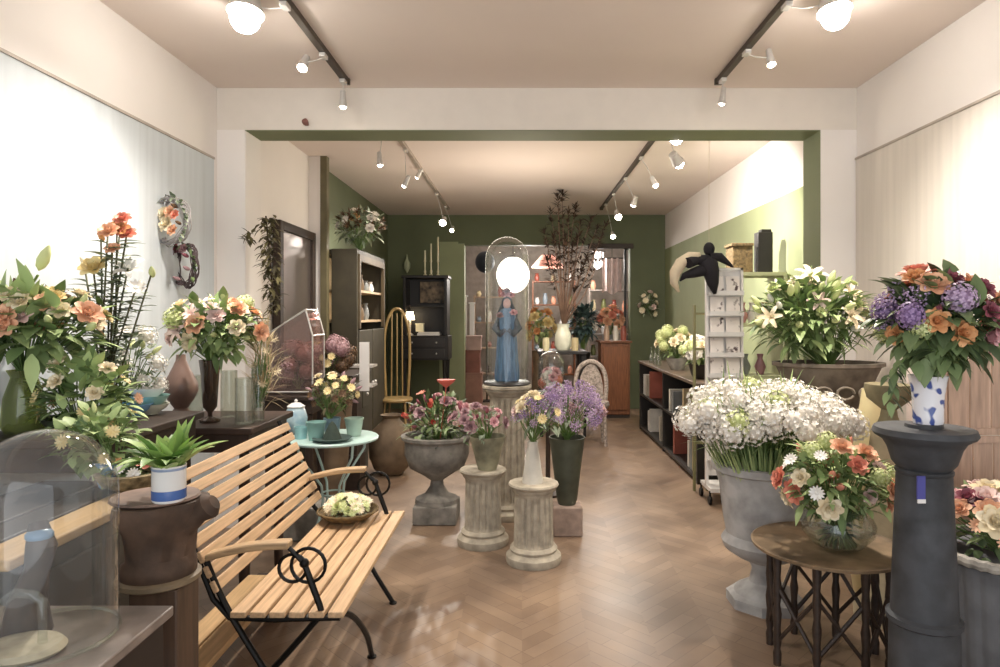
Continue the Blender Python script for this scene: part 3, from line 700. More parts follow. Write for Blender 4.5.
bouquet('bouquet', 'pink, white and lime bouquet rising from the tall brown vase', 'flowers', (X(210,3.55), 3.55, 1.25), (X(216,3.5), 3.5, 1.43), (.24,.18,.17),
    [('lily','palepink',6,.06),('hydrangea','lime',5,.055),('rose','peach',6,.045),('rose','cream',5,.045),('bud','lime',6,.035),('rose','palepink',3,.04)], 230, (.13,.045), LEAF, zmin=-.45)
bouquet('dried_grass_bunch', 'beige wispy dried grasses at the display table corner', 'plant', (X(258,3.6), 3.6, 1.0), (X(264,3.6), 3.6, 1.2), (.06,.06,.28), [('dried','cream',10,.05)], 140, (.2,.006), mat('straw','#cdbb98',.8,island=True,col2='#9a8a66'), leafup=1.2)
# lower pots at plank top
vessel('woven_nest', 'woven nest bowl holding an orange flower on the pale plank top', 'bowl', (X(132,2.3), 2.3, .901), [(.05,0),(.09,.02),(.11,.05),(.115,.06),(.1,.062)], mat('wicker2','#9a8a68',.9,var=.35,scale=40,bump=.8))
bouquet('small_posy', 'small orange and green posy in the woven nest bowl', 'flowers', (X(132,2.3), 2.3, .94), (X(132,2.3), 2.3, .965), (.085,.085,.045), [('rose','coral',2,.03),('daisy','orange',2,.025),('daisy','white',4,.02)], 70, (.05,.02), LEAFD, zmin=.0, mound=True)
bouquet('trailing_plant', 'trailing yellow green plant next to the pale plank top', 'plant', (X(112,2.34), 2.36, .95), (X(100,2.34), 2.34, 1.06), (.16,.1,.13), [('daisy','yellow',5,.025),('bud','lime',5,.02)], 150, (.08,.035), LEAF, zmin=-.4)
vessel('turquoise_pot', 'blue glazed pot half hidden by the trailing plant', 'pot', (X(112,2.34), 2.34, .901), [(.04,0),(.055,.05),(.06,.09)], mat('sky_glaze','#7fb0d8'))

# ================================================================== STUMP STAND, CUP, CLOCHE TABLE
S = Vector((-1.045, 1.92, 0))
t = thing('stump_stand', 'carved dark wooden stand with a rough stump top and knob', 'stand', S)
BARK = mat('bark_wood', '#5f4838', .75, var=.3, scale=10, bump=.6)
vs, fs = [], []; seg = 40; prof = [(.085,.74),(.10,.76),(.10,.79),(.085,.81),(.095,.88),(.125,.945),(.118,.97),(.0,.972)]
for (r, z) in prof:
    for k in range(seg):
        a = 2*PI*k/seg; rr = r*(1 + .09*math.sin(3*a+.6) + .05*math.sin(7*a+z*30)) if z > .8 else r
        vs.append((S.x + rr*math.cos(a), S.y + rr*math.sin(a), z))
for i in range(len(prof)-1):
    for k in range(seg): fs.append((i*seg+k, i*seg+(k+1)%seg, (i+1)*seg+(k+1)%seg, (i+1)*seg+k))
obj('stump_top', MB().add(vs, fs), BARK, t, sharp=.9)
obj('seat_slab', MB().lathe([(.105,.971),(.112,.976),(.108,.982)], (S.x-.01,S.y,0), 20, sx=1.08), mat('worn_top','#8c7264',.6,var=.25,scale=12), t)
obj('knob', MB().tube([(S.x+.08,S.y,.90),(S.x+.12,S.y-.01,.935),(S.x+.15,S.y-.01,.955),(S.x+.165,S.y-.01,.965)], [.035,.03,.038,.022], 12), BARK, t)
obj('ring_band', MB().lathe([(.10,.735),(.112,.742),(.112,.755),(.1,.76)], S, 36), mat('worn_ring','#85745c',.5,var=.2), t)
obj('post', MB().box((S.x-.05,S.y-.065,0),(S.x+.085,S.y+.065,.735)), mat('post_wood','#5c4636',.6,var=.2,scale=5,stretch=(10,10,.8)), t, .006)
cx = X(169,1.86)
c_ = thing('porcelain_cup', 'white porcelain cup with blue band on the stump stand', 'cup', (cx, 1.86, .983))
cb_ = obj('body', MB().lathe([(.04,0),(.044,.006),(.044,.095),(.045,.1),(.041,.1),(.040,.01),(.001,.01)], c_.location, 32), PORC, c_)
obj('blue_band', MB().lathe([(.0442,.008,0,1),(.0446,.01),(.0446,.03),(.0442,.034,0,1)], c_.location, 32), BLUEG, cb_)
obj('blue_band', MB().lathe([(.0442,.088,0,1),(.0446,.089),(.0446,.094),(.0442,.095,0,1)], c_.location, 32), mat('soft_blue','#9aa8c8',.3), cb_)
t = thing('leafy_plant', 'bright green broad leaved plant growing in the porcelain cup', 'plant', (cx,1.86,1.065)); m = MB()
for i in range(46):
    a = i*2.4; k = R.uniform(.1,.9); m.leaf((cx+.02*math.cos(a),1.86+.02*math.sin(a),1.065), (math.cos(a)*k - .3*(i%3==0), math.sin(a)*k, R.uniform(.6,1.2)), R.uniform(.10,.165), R.uniform(.045,.07), R.uniform(.3,1.4), 6, .35)
obj('leaves', m, LEAFL, t, sharp=0)
tag(obj('soil_plug', MB().lathe([(.038,.08),(.038,.09),(.0,.093)], c_.location, 20), mat('soil','#2c2018',.95)), 'dark soil filling the porcelain cup', 'soil')

t = thing('cloche_table', 'weathered dark side table in the lower left corner', 'table', (-1.2, 1.3, 0))
obj('tabletop', MB().box((-1.7,.9,.775),(-.84,1.61,.8)), mat('scuffed_top','#93857c',.35,var=.3,scale=7), t, .004)
obj('apron', MB().box((-1.68,.92,.55),(-.855,1.59,.775)), mat('deep_brown','#2e221c',.6), t)
for (a, b) in ((-1.66,.94),(-.92,.94),(-1.66,1.53),(-.92,1.53)): obj('leg', MB().box((a,b,0),(a+.05,b+.05,.55)), mat('deep_brown','#2e221c'), t, .004)
cl = Vector((X(44,1.44), 1.44, .8))
tc = thing('glass_cloche', 'large clear glass cloche on the corner table', 'cloche', cl)
dome(tc, (cl.x, cl.y, 0), .140, .452, .802)
obj('foot_rim', MB().tube([cl + Vector((.141*math.cos(k*.157), .141*math.sin(k*.157), .006)) for k in range(40)], .004, 6, closed=True), GLW, tc)
tr = thing('draped_figurine', 'grey brown twisted driftwood ornament inside the large cloche', 'ornament', cl)
obj('trunk', MB().tube([cl+Vector(v) for v in ((-.06,.03,.0),(-.05,.02,.08),(-.015,.0,.15),(-.005,0,.2),(-.02,.01,.25))], [.05,.036,.024,.03,.018], 14), mat('grey_drift','#54463c',.5,var=.3,scale=16), tr)
obj('blue_cap', MB().ball(cl+Vector((-.01,0,.225)), (.028,.026,.016), 14, 7), mat('blue_chip','#7890a8',.3), tr)
tg = thing('glass_handle_ornament', 'bent glass handle standing on a pale oval slab under the cloche', 'ornament', cl)
obj('slab', MB().lathe([(.062,.002),(.068,.01),(.06,.02),(.02,.024)], cl+Vector((.0,-.06,0)), 30, sx=1.2), mat('pale_slab','#c0b49a',.6,var=.2,scale=20,bump=.3), tg)
obj('handle', MB().tube([cl+Vector(v) for v in ((-.055,-.06,.07),(-.045,-.06,.105),(-.015,-.06,.125),(.02,-.06,.122),(.038,-.06,.108),(.04,-.06,.06),(.04,-.06,.02))], [.008,.009,.01,.01,.01,.008,.009], 12), GLW, tg)

# ================================================================== WALL WREATHS
def wreath(c, rx, rz, rot, label, m1, m2, hd):
    t = thing('wall_wreath', label, 'wreath', c); M = Matrix.Rotation(rot, 3, 'Z'); mb = MB()
    for s in range(16):
        f = R.uniform(.86, 1.06); ph = R.random()*6; pts = []
        for k in range(36):
            a = 2*PI*k/36; q = f + .06*math.sin(3*a+ph)
            pts.append(Vector(c) + M @ Vector((rx*q*math.cos(a), .025*math.sin(2*a+ph), rz*q*math.sin(a))))
        mb.tube(pts, .0035, 4, closed=True)
    obj('twig_ring', mb, m1, t, sharp=0)
    for (dx, dz, k, col, s) in hd: put_head(t, k, col, Vector(c) + M @ Vector((dx,-.04,dz)), M @ Vector((dx,-1,.3)), s)
    if m2:
        l2 = MB()
        for i in range(26):
            a = R.uniform(-.8,2.2); l2.leaf(Vector(c) + M @ Vector((rx*math.cos(a), -.02, rz*math.sin(a))), M @ Vector((math.cos(a),-.5,R.uniform(-.5,.6))), R.uniform(.04,.08), .02, .5)
        obj('leaves', l2, m2, t, sharp=0)
    obj('hook', MB().tube([Vector(c)+Vector((0,.03,rz)), Vector(c)+Vector((-.05,.03,rz+.02))], .003, 4), IRON, t)
    return t
wreath((X(171,3.95), 3.95, Z(221,3.95)), .125, .14, -.35, 'white twig wreath with peach roses hanging on the left wall', mat('white_twig','#aaa4a2',.6), LEAFG,
    [(.03,.05,'rose','peach',.035),(.07,.03,'rose','coral',.028),(.0,-.02,'rose','cream',.045),(.05,-.06,'rose','peach',.032),(.07,.08,'bud','brown',.03),(.1,-.02,'bud','brown',.025),(-.02,.04,'rose','cream',.04)])
wreath((X(188,4.15), 4.12, Z(266,4.15)), .085, .13, -.35, 'dark twig wreath with mauve buds hanging below the white wreath', mat('dark_twig','#5a4a4c',.7), LEAFD,
    [(-.05,.1,'rose','burgundy',.035),(.04,.06,'bud','burgundy',.03),(.05,-.02,'bud','mauve',.03),(-.03,-.08,'bud','mauve',.03),(.02,.1,'rose','mauve',.03)])
# garland on the left pilaster
t = thing('dried_garland', 'dried brown leafy garland hanging beside the left pilaster', 'garland', (X(268,4.9),4.62,2.2)); g = MB(); rp = MB()
for i in range(300):
    s = R.random()**1.4; px = 268 + R.uniform(-9,9)*(1-.45*s) + 6*s; p = W(px, 218 + 95*s, 4.64 + R.uniform(-.03,.03))
    a = R.random()*6.28; g.leaf(p, (math.cos(a), math.sin(a)*.5-.3, R.uniform(-.6,.4)), R.uniform(.04,.09), .026, .8, 3)
for i in range(20):
    a = R.random()*6.28; g.leaf(W(249+R.uniform(-3,3), 236+R.uniform(-5,5), 4.62), (math.cos(a),-.3,math.sin(a)), .06, .03, .4, 3)
obj('leaves', g, DRYG, t, sharp=0); obj('cord', rp.tube([W(266,216,4.64), W(270,260,4.64), W(275,315,4.64)], .006, 5), DRY, t)

# ================================================================== REAR LEFT: mirror, armoire, desk ...
t = thing('leaning_mirror', 'tall dark framed mirror on the rear left wall', 'mirror', (-2.1,6.45,1.2))
obj('frame', MB().box((-2.14,5.72,.9),(-2.07,5.80,2.32)).box((-2.14,6.62,.9),(-2.07,6.7,2.32)).box((-2.14,5.8,2.24),(-2.07,6.62,2.32)).box((-2.14,5.8,.9),(-2.07,6.62,.98)), WOODD, t, .005)
obj('mirror_glass', MB().box((-2.135,5.8,.98),(-2.10,6.62,2.24)), mat('mirror','#d8cecb',.3,metal=1,var=.02), t)
t = thing('armoire', 'dark green open shelf cabinet against the rear left wall', 'cabinet', (-1.9,7.4,0))
AG = mat('armoire_green','#413b2b',.6,var=.15)
obj('carcass', MB().box((-1.955,6.84,0),(-1.69,6.89,2.18)).box((-2.13,8.15,0),(-1.69,8.2,2.18)).box((-2.13,6.89,2.13),(-1.69,8.15,2.18)).box((-2.13,6.89,.0),(-2.10,8.15,2.13)), AG, t, .005)
for z in (1.42, 1.74): obj('shelf', MB().box((-2.1,6.89,z),(-1.71,8.15,z+.025)), mat('shelf_wood','#c8ae8c',.5), t)
obj('face_frame', MB().box((-1.71,6.89,1.36),(-1.675,6.95,2.13)).box((-1.71,8.09,1.36),(-1.675,8.15,2.13)).box((-1.71,6.95,2.06),(-1.675,8.09,2.13)), mat('frame_tan','#5a4c36',.6), t)
obj('back_panel', MB().box((-2.099,6.9,1.45),(-2.09,8.13,2.12)), mat('lit_cream','#d8c4a0',.6), t)  # cream tone stands in for light inside the cabinet, which has no lamp
for (ya, yb, yk) in ((6.9,7.5,7.45),(7.53,8.13,7.58)):
    o_ = obj('door', MB().box((-1.72,ya,.1),(-1.68,yb,1.34)), AG, t, .006); obj('knob', MB().ball((-1.665,yk,.75), .018, 10, 6), CHROME, o_)
for i in range(9):
    yy = 6.95 + (i%5)*.24; zz = (1.765, 1.445)[i//5]
    h = R.uniform(.1,.2); vessel('ornament_vase', '%s on the %s shelf of the open cabinet' % (['small white vase','slim cream jug','little brown jar','grey glass','squat white pot'][i%5], ['upper','lower'][i//5]), 'ornament',
        (-1.80,yy,zz), [(.03,0),(.045,h*.3),(.03,h*.7),(.02,h*.85),(.028,h)], [PORC,mat('lit_cream','#d8c4a0'),TERRA,mat('sg','#8c9090',.3),PORC][i%5], seg=16)
t = thing('counter_cabinet', 'low dark cabinet before the rear left wall', 'cabinet', (-1.55,5.9,0))
obj('body', MB().box((-2.1,5.95,0),(-1.52,6.6,.92)), mat('gloomy_green','#3d3a2c',.6), t, .006)
obj('top', MB().box((-2.06,5.92,.92),(-1.5,6.62,.96)), WOODD, t, .006)
for k in range(2):
    o_ = obj('drawer', MB().box((-1.518,5.98+k*.31,.62),(-1.50,6.27+k*.31,.86)), mat('gloomy_green','#3d3a2c'), t, .005); obj('knob', MB().ball((-1.49,6.12+k*.31,.74), .015, 10, 6), CHROME, o_)
t = thing('white_step_shelf', 'white angled display stand on the low dark cabinet', 'stand', (X(368,6.3),6.3,.9))
for (a, b, c, d) in ((346,374,366,369),(350,374,385,388)):
    p, q = W(a, c+6, 5.9), W(b, c-6, 6.4); obj('shelf', MB().box((X(a,5.9),5.7,Z(c,5.9)),(X(b,5.9)+.03,5.9,Z(c,5.9)+.02)), CHROME, t)
obj('side_panel', MB().box((X(366,5.9),5.66,Z(388,5.9)),(X(375,5.9),5.69,Z(341,5.9))), PORC, t)
obj('foot', MB().box((X(354,5.9),5.72,.3),(X(362,5.9),5.88,Z(388,5.9))).box((X(354,5.9)-.03,5.70,0),(X(362,5.9)+.03,5.9,.3)), WOODD, t)
bouquet('dried_arrangement', 'dried grey green branches with orange blooms on top of the open cabinet', 'plant', (X(360,7.0),7.0,2.18), (X(360,7.0),7.0,2.42), (.26,.2,.2),
    [('rose','white',5,.05),('daisy','white',6,.05),('rose','orange',2,.055),('dried','brown',14,.09)], 170, (.14,.03), LEAFG, zmin=-.2)
# terrarium & mauve dried hydrangeas
t = thing('glass_terrarium', 'glass lantern shaped terrarium with a pitched top left of the rear shop', 'terrarium', (X(298,4.95),4.95,1.0))
gx0, gx1, gy0, gy1, gz0, gz1, gz2 = X(272,4.95), X(318,4.95), 4.82, 5.1, Z(390,4.95), Z(335,4.95), Z(310,4.95)
obj('glazing', MB().add([(gx0,gy0,gz0),(gx1,gy0,gz0),(gx1,gy1,gz0),(gx0,gy1,gz0),(gx0,gy0,gz1),(gx1,gy0,gz1),(gx1,gy1,gz1),(gx0,gy1,gz1),(gx1-.05,gy0,gz2),(gx1-.05,gy1,gz2)],
    [(0,1,5,4),(1,2,6,5),(2,3,7,6),(3,0,4,7),(4,5,8),(7,9,6),(4,8,9,7),(5,6,9,8)]), glass('pink_glass','#dcc4bc',.12), t)
fr = MB()
for (a, b) in (((gx0,gy0,gz0),(gx0,gy0,gz1)),((gx1,gy0,gz0),(gx1,gy0,gz1)),((gx0,gy0,gz1),(gx1-.05,gy0,gz2)),((gx1,gy0,gz1),(gx1-.05,gy0,gz2)),((gx1-.05,gy0,gz2),(gx1-.05,gy1,gz2)),((gx0,gy0,gz0),(gx1,gy0,gz0)),((gx1,gy1,gz0),(gx1,gy1,gz1)),((gx1,gy0,gz1),(gx1,gy1,gz1)),((gx1,gy1,gz1),(gx1-.05,gy1,gz2))): fr.tube([a, b], .006, 5)
obj('metal_edges', fr, CHROME, t); obj('tray', MB().box((gx0,gy0,gz0-.02),(gx1,gy1,gz0)), WOODD, t)
bouquet('dried_hydrangeas', 'mauve brown dried hydrangeas in the glass terrarium', 'flowers', (X(298,4.95),4.95,gz0+.01), (X(296,4.95),4.96,gz0+.17), (.12,.09,.16),
    [('hydrangea','mauve',12,.07),('hydrangea','brown',5,.06)], 30, (.07,.03), DRY, zmin=-.6)
console('plant_stand', 'narrow dark stand under the glass terrarium', X(268,4.95), X(324,4.95), 4.74, 5.14, gz0-.021, WOODD)
bouquet('dried_hydrangeas', 'mauve and tan dried hydrangeas right of the terrarium', 'flowers', (X(330,5.3),5.3,.95), (X(328,5.3),5.3,1.14), (.2,.14,.16),
    [('hydrangea','mauve',9,.07),('hydrangea','brown',5,.06),('hydrangea','palepink',2,.06),('daisy','yellow',5,.035)], 60, (.09,.03), DRYG, zmin=-.5)
vessel('tall_clay_pot', 'tall brown clay pot under the mauve and tan hydrangeas', 'pot', (X(330,5.3),5.3,0), [(.1,0),(.13,.2),(.16,.6),(.18,.9),(.19,.96)], TERRA)
# secretary desk
DX0, DX1 = X(403,9.7), X(447,9.7)
t = thing('secretary_desk', 'black secretary desk with an open hutch against the green back wall', 'desk', ((DX0+DX1)/2,9.9,0)); K = WOODK
zt = Z(278,9.7)
obj('hutch', MB().box((DX0,9.7,1.2),(DX0+.04,10.1,zt)).box((DX1-.04,9.7,1.2),(DX1,10.1,zt)).box((DX0-.02,9.68,zt),(DX1+.02,10.1,zt+.04)).box((DX0+.04,10.06,1.2),(DX1-.04,10.1,zt)), K, t, .004)
obj('desk_body', MB().box((DX0-.03,9.6,.85),(DX1+.03,10.1,1.2)), K, t, .008)
for (za, zb_) in ((1.04,1.17),(.88,1.01)):
    o_ = obj('drawer', MB().box((DX0+.02,9.585,za),(DX1-.02,9.6,zb_)), mat('dark_drawer','#2e2a28',.35), t, .004)
    for q_ in (.15,.5): obj('knob', MB().ball((DX0+q_,9.575,(za+zb_)/2), .014, 10, 6), CHROME, o_)
for (a, b) in ((DX0,9.62),(DX1-.06,9.62),(DX0,10.02),(DX1-.06,10.02)): obj('leg', MB().lathe([(.02,0),(.03,.3),(.025,.6),(.035,.85)], (a+.03,b+.03,0), 12), K, t)
obj('shelf', MB().box((DX0+.04,9.74,1.62),(DX1-.04,10.06,1.64)), K, t)
t = thing('desk_lamp', 'small glowing table lamp on the black desk', 'lamp', (X(410,9.75),9.75,1.2))
obj('base', MB().lathe([(.05,1.2),(.05,1.22),(.015,1.24),(.012,1.45)], (X(410,9.75),9.75,0), 16), CHROME, t)
obj('lamp_shade', MB().lathe([(.07,1.43,0,1),(.045,1.55,0,1)], (X(410,9.75),9.75,0), 20), mat('lamp_glow','#ffe8c0',.6,var=0,emit=9), t)
tag(obj('paper_stack', MB().box((X(418,9.8),9.72,1.2),(X(440,9.8),9.98,1.235)).box((X(419,9.8),9.73,1.236),(X(439,9.8),9.97,1.25)), PORC, bevel=.003), 'pile of cream papers on the black desk', 'papers')
tag(obj('cream_box', MB().box((X(415,9.8),9.85,1.251),(X(423,9.8),9.95,1.36)).box((X(414.6,9.8),9.845,1.36),(X(423.4,9.8),9.955,1.378)), mat('cream_glaze','#e0e0cc'), bevel=.003), 'small cream box on the desk papers', 'box')
tag(obj('framed_picture', MB().box((X(420,9.98),9.99,1.68),(X(444,9.98),10.01,2.0)), mat('picture_print','#8a7458',.5,var=.5,scale=12), bevel=.004), 'brownish picture standing in the desk hutch', 'picture')
for i,(px, z) in enumerate(((425,2.12),(431,2.15),(438,2.18))):
    tag(obj('candlestick', MB().lathe([(.04,0),(.012,.03),(.018,.06),(.01,.1),(.012,.2),(.02,.22),(.014,.225),(.013,.225+.1*i+.15)], (X(px,9.85),9.85,zt+.04), 14), mat('ivory','#d6cfae',.5)), ['short ivory candlestick on the black hutch','medium ivory candlestick between two others on the hutch','tall ivory candlestick at the hutch right end'][i], 'candlestick')
t = thing('cane_chair', 'light wooden chair with a rounded back by the open cabinet', 'chair', (X(390,8.4),8.4,0)); bx = X(397,8.4)
obj('back_hoop', MB().tube(smooth([(bx-.14,8.4,.48),(bx-.16,8.4,.95),(bx-.15,8.4,1.3),(bx-.08,8.4,1.52),(bx,8.4,1.58),(bx+.08,8.4,1.52),(bx+.15,8.4,1.3),(bx+.16,8.4,.95),(bx+.14,8.4,.48)]), .018, 8), mat('honey_wood','#b09462',.4), t)
for q_ in (-.07,0,.07): obj('back_spindle', MB().tube([(bx+q_,8.4,.48),(bx+q_*.9,8.4,1.52)], .009, 6), mat('honey_wood','#b09462'), t)
obj('seat', MB().lathe([(.2,.44),(.21,.46),(.2,.48)], (bx+.02,8.22,0), 24), mat('honey_wood','#b09462'), t)
for (a, b) in ((-.13,.05),(.17,.05),(-.13,-.33),(.17,-.33)): obj('leg', MB().tube([(bx+a,8.4+b,0),(bx+a*.8+.01,8.4+b*.8,.44)], .015, 8), mat('honey_wood','#b09462'), t)
tag(obj('wall_sconce', MB().lathe([(.005,-.16),(.05,-.08),(.05,0),(.02,.06),(.005,.14)], W(407,263,10.6), 14, sy=.5), mat('pale_green_glass','#b4ba98',.4)), 'pale green pointed ornament on the green back wall', 'ornament')

# ================================================================== BEHIND THE DOORWAY
LW = mat('lantern_glow','#fff6ea',.6,var=0,emit=5)
t = thing('paper_lantern', 'large glowing white lantern in the back store', 'lantern', W(513,275,12.6)); lc = W(513,275,12.6)
obj('globe', MB().ball(lc, (.31,.28,.34), 28, 16), LW, t); obj('cord', MB().tube([lc+Vector((0,0,.34)), (lc.x,lc.y,CZ)], .008, 6), IRON, t)
obj('cap_ring', MB().lathe([(.06,.32),(.065,.36),(.02,.37)], lc, 16), IRON, t)
t = thing('red_white_banner', 'red striped white lampshade hanging right of the lantern', 'lampshade', W(548,262,12)); sc = W(548,262,12)
obj('shade', MB().lathe([(.3,-.1,0,1),(.12,.12,0,1)], sc, 24), mat('pink_shade','#e0a090',.6), t); obj('cord', MB().tube([sc+Vector((0,0,.1)), (sc.x,sc.y,CZ)], .006, 5), IRON, t)
t = thing('hat_stand', 'dark round hat on a thin pole in the upper left of the doorway', 'hat stand', (X(487,11.6),11.6,0))
obj('pole', MB().tube([(X(487,11.6),11.6,.02),(X(487,11.6),11.6,Z(275,11.6))], .014, 8), IRON, t); obj('base', MB().lathe([(.16,0),(.16,.015),(.03,.03)], (X(487,11.6),11.6,0), 20), IRON, t)
obj('hat', MB().ball(W(485,262,11.6), (.17,.15,.19), 20, 12), mat('navy_black','#1c2430',.6), t)
def wpost(px, top, bot, w, label):
    a = W(px, top, 11.4); z0 = 0
    tag(obj('white_post', MB().box((a.x-w, 11.37, z0), (a.x+w, 11.43, a.z)).box((a.x-w*1.4, 11.36, a.z), (a.x+w*1.4, 11.44, a.z+.03)), PORC, bevel=.004), label, 'post')
wpost(464, 297, 345, .05, 'white post just inside the doorway left jamb'); wpost(472, 304, 345, .04, 'shorter white post beside the first in the doorway')
def shelf_unit(label, x0, x1, y, z1, n, m, names, dist):
    t = thing('store_shelf', label, 'shelf', ((x0+x1)/2, y, 0))
    obj('upright', MB().box((x0,y-.15,0),(x0+.03,y+.15,z1)), m, t); obj('upright', MB().box((x1-.03,y-.15,0),(x1,y+.15,z1)), m, t)
    for k in range(n):
        z = .3 + (z1-.35)*k/(n-1); obj('shelf', MB().box((x0+.03,y-.15,z),(x1-.03,y+.15,z+.025)), m, t)
        cnt = max(2, int((x1-x0)/.17))
        for i in range(cnt):
            if z > z1-.1 and i % 2: continue
            x = x0+.1+(x1-x0-.2)*i/(cnt-1) if cnt > 1 else (x0+x1)/2; h = R.uniform(.1,.24); c = names[(i*3+k*2) % 7]
            vessel('storage_jar', '%s jar on the %s board of %s' % (c[0], ['lowest','second','third','fourth','fifth'][k], dist), 'jar',
                (x,y,z+.026), [(.035,0),(.055,h*.4),(.04,h*.75),(.03,h*.85),(.04,h)], mat('jar_'+c[0].replace(' ','_'), c[1], .35), seg=14, group='jars on ' + dist)
NM = [('white','#e4e0dc'),('peach','#d89c80'),('olive','#7c8050'),('dark brown','#4a382e'),('grey blue','#8896a0'),('rust red','#9c5040'),('cream','#e0d0a8')]
shelf_unit('pale wooden shelf left in the back store', X(474,13.6), X(500,13.6)+.1, 13.6, 1.9, 4, mat('store_wood','#a89078'), NM, 'the pale store shelf')
shelf_unit('dark wooden shelf in the centre of the back store', X(532,13.4), X(575,13.4), 13.4, 2.2, 5, WOODB, NM[::-1], 'the dark store shelf')
shelf_unit('grey shelf at the right of the back store', X(588,12.6), X(630,12.6), 12.6, 2.0, 5, mat('store_grey2','#8c847c'), NM, 'the grey store shelf')
t = thing('dark_easel', 'black framed easel hanging inside the doorway right edge', 'frame', W(628,290,11.2))
obj('frame', MB().box((X(624,11.2),11.18,0),(X(624,11.2)+.04,11.22,Z(250,11.2))).box((X(632,11.2),11.18,0),(X(632,11.2)+.04,11.22,Z(250,11.2))).box((X(624,11.2),11.18,Z(250,11.2)),(X(632,11.2)+.04,11.22,Z(250,11.2)+.04)), WOODK, t)
bouquet('store_bouquet', 'yellow green flowers seen through the doorway behind the dome', 'flowers', (X(541,10.2),10.2,.95), (X(541,10.2),10.2,1.32), (.2,.15,.3), [('rose','yellow',10,.07),('rose','orange',5,.06)], 90, (.16,.05), LEAF, zmin=-.5)
vessel('store_vase', 'brown vase of the yellow green flowers behind the dome', 'vase', (X(541,10.2),10.2,.0), [(.15,0),(.15,.3),(.12,.7),(.14,.96)], TERRA)
bouquet('store_bouquet', 'peach and red flowers seen through the doorway right part', 'flowers', (X(610,11.2),11.2,1.15), (X(610,11.2),11.2,1.42), (.22,.15,.22), [('rose','peach',9,.08),('rose','coral',7,.07)], 60, (.14,.05), LEAFD, zmin=-.4)
vessel('store_vase', 'grey vase of the peach and red flowers', 'vase', (X(610,11.2),11.2,.0), [(.16,0),(.15,.4),(.11,.9),(.13,1.17)], mat('sg','#8c9090'))
bouquet('teal_foliage', 'dark teal leafy mass behind the dried branches', 'plant', (X(583,10.4),10.4,.9), (X(583,10.4),10.4,1.4), (.22,.18,.3), [('rose','white',3,.06)], 240, (.2,.07), mat('teal_leaf','#5c7470',.6,island=True,col2='#2c3c3c'), zmin=-.5)
vessel('store_vase', 'dark vase under the teal foliage', 'vase', (X(583,10.4),10.4,.0), [(.16,0),(.15,.4),(.1,.8),(.12,.92)], WOODK)
for (px, py, w_, h_, d_, c, l) in ((585,262,.16,.42,11.8,'#ece4e0','white cloth hanging left in the doorway right half'),(612,272,.17,.62,11.9,'#e6d2cc','pinkish cloth hanging right in the doorway right half'),(597,258,.12,.3,12.1,'#d8d4d2','grey white cloth between the two larger hanging cloths')):
    p = W(px, py, d_); vs, fs = [], []
    for j in range(2):
        for i in range(19):
            q = i/18; yy = p.y + .03*math.sin(q*22) + .015*j
            for z_ in (p.z + h_*.4, p.z - h_*.6): vs.append((p.x - w_ + 2*w_*q*1.0, yy, z_ + (.03*math.sin(q*9) if z_ < p.z else 0)))
    for j in range(2):
        for i in range(18): a = j*38 + i*2; fs.append((a, a+1, a+3, a+2))
    for i in range(18):
        a = i*2; fs += [(a, a+2, a+40, a+38), (a+1, a+39, a+41, a+3)]
    t = thing('hanging_cloth', l, 'cloth', p); obj('cloth', MB().add(vs, fs), mat('cloth_'+c[1:], c, .8), t)
    obj('rod', MB().tube([(p.x-w_-.03,p.y,p.z+h_*.4),(p.x+w_+.03,p.y,p.z+h_*.4)], .01, 8), WOODK, t); obj('cord', MB().tube([(p.x,p.y,p.z+h_*.4),(p.x,p.y,CZ)], .005, 5), IRON, t)
for (x0, x1, z0, z1, c, l) in ((463,482,0,.55,'#a07868','brown carton lowest of the stack inside the doorway'),(464,480,.551,.92,'#8c5c50','rust carton in the middle of the doorway stack'),(465,481,.921,1.16,'#b89c94','pinkish carton topmost of the doorway stack')):
    a, b = X(x0,11.0), X(x1,11.0)
    tt = thing('carton', l, 'box', ((a+b)/2,11.0,z0)); obj('body', MB().box((a+.03,10.95,z0),(b,11.2,z1-.04)), mat('ct'+c[1:], c, .7), tt, .005); obj('lid', MB().box((a+.02,10.94,z1-.04),(b+.01,11.21,z1)), mat('ct'+c[1:], c), tt, .004)
# black table + dried branches
t = thing('black_table', 'black table before the doorway carrying the dried branches', 'table', (X(562,8.4),8.4,0))
zt2 = Z(351,8.2)
obj('tabletop', MB().box((X(538,8.2),8.15,zt2-.04),(X(587,8.2),8.8,zt2)), WOODK, t, .006)
for (a, b) in ((X(540,8.2),8.2),(X(583,8.2),8.2),(X(540,8.2),8.7),(X(583,8.2),8.7)): obj('leg', MB().box((a,b,0),(a+.04,b+.04,zt2-.04)), WOODK, t)
obj('lower_shelf', MB().box((X(540,8.2),8.2,.3),(X(586,8.2),8.75,.33)), WOODK, t)
vessel('cream_vase', 'cream vase holding the tall dried branches', 'vase', (X(563,8.45),8.45,zt2), [(.08,0),(.11,.06),(.1,.2),(.07,.28),(.085,.33)], mat('cream_glaze','#c8b894'))
t = thing('dried_branches', 'very tall dark dried branches reaching towards the ceiling', 'plant', (X(563,8.45),8.45,zt2+.3)); s_ = MB(); l_ = MB(); b0 = Vector(t.location)
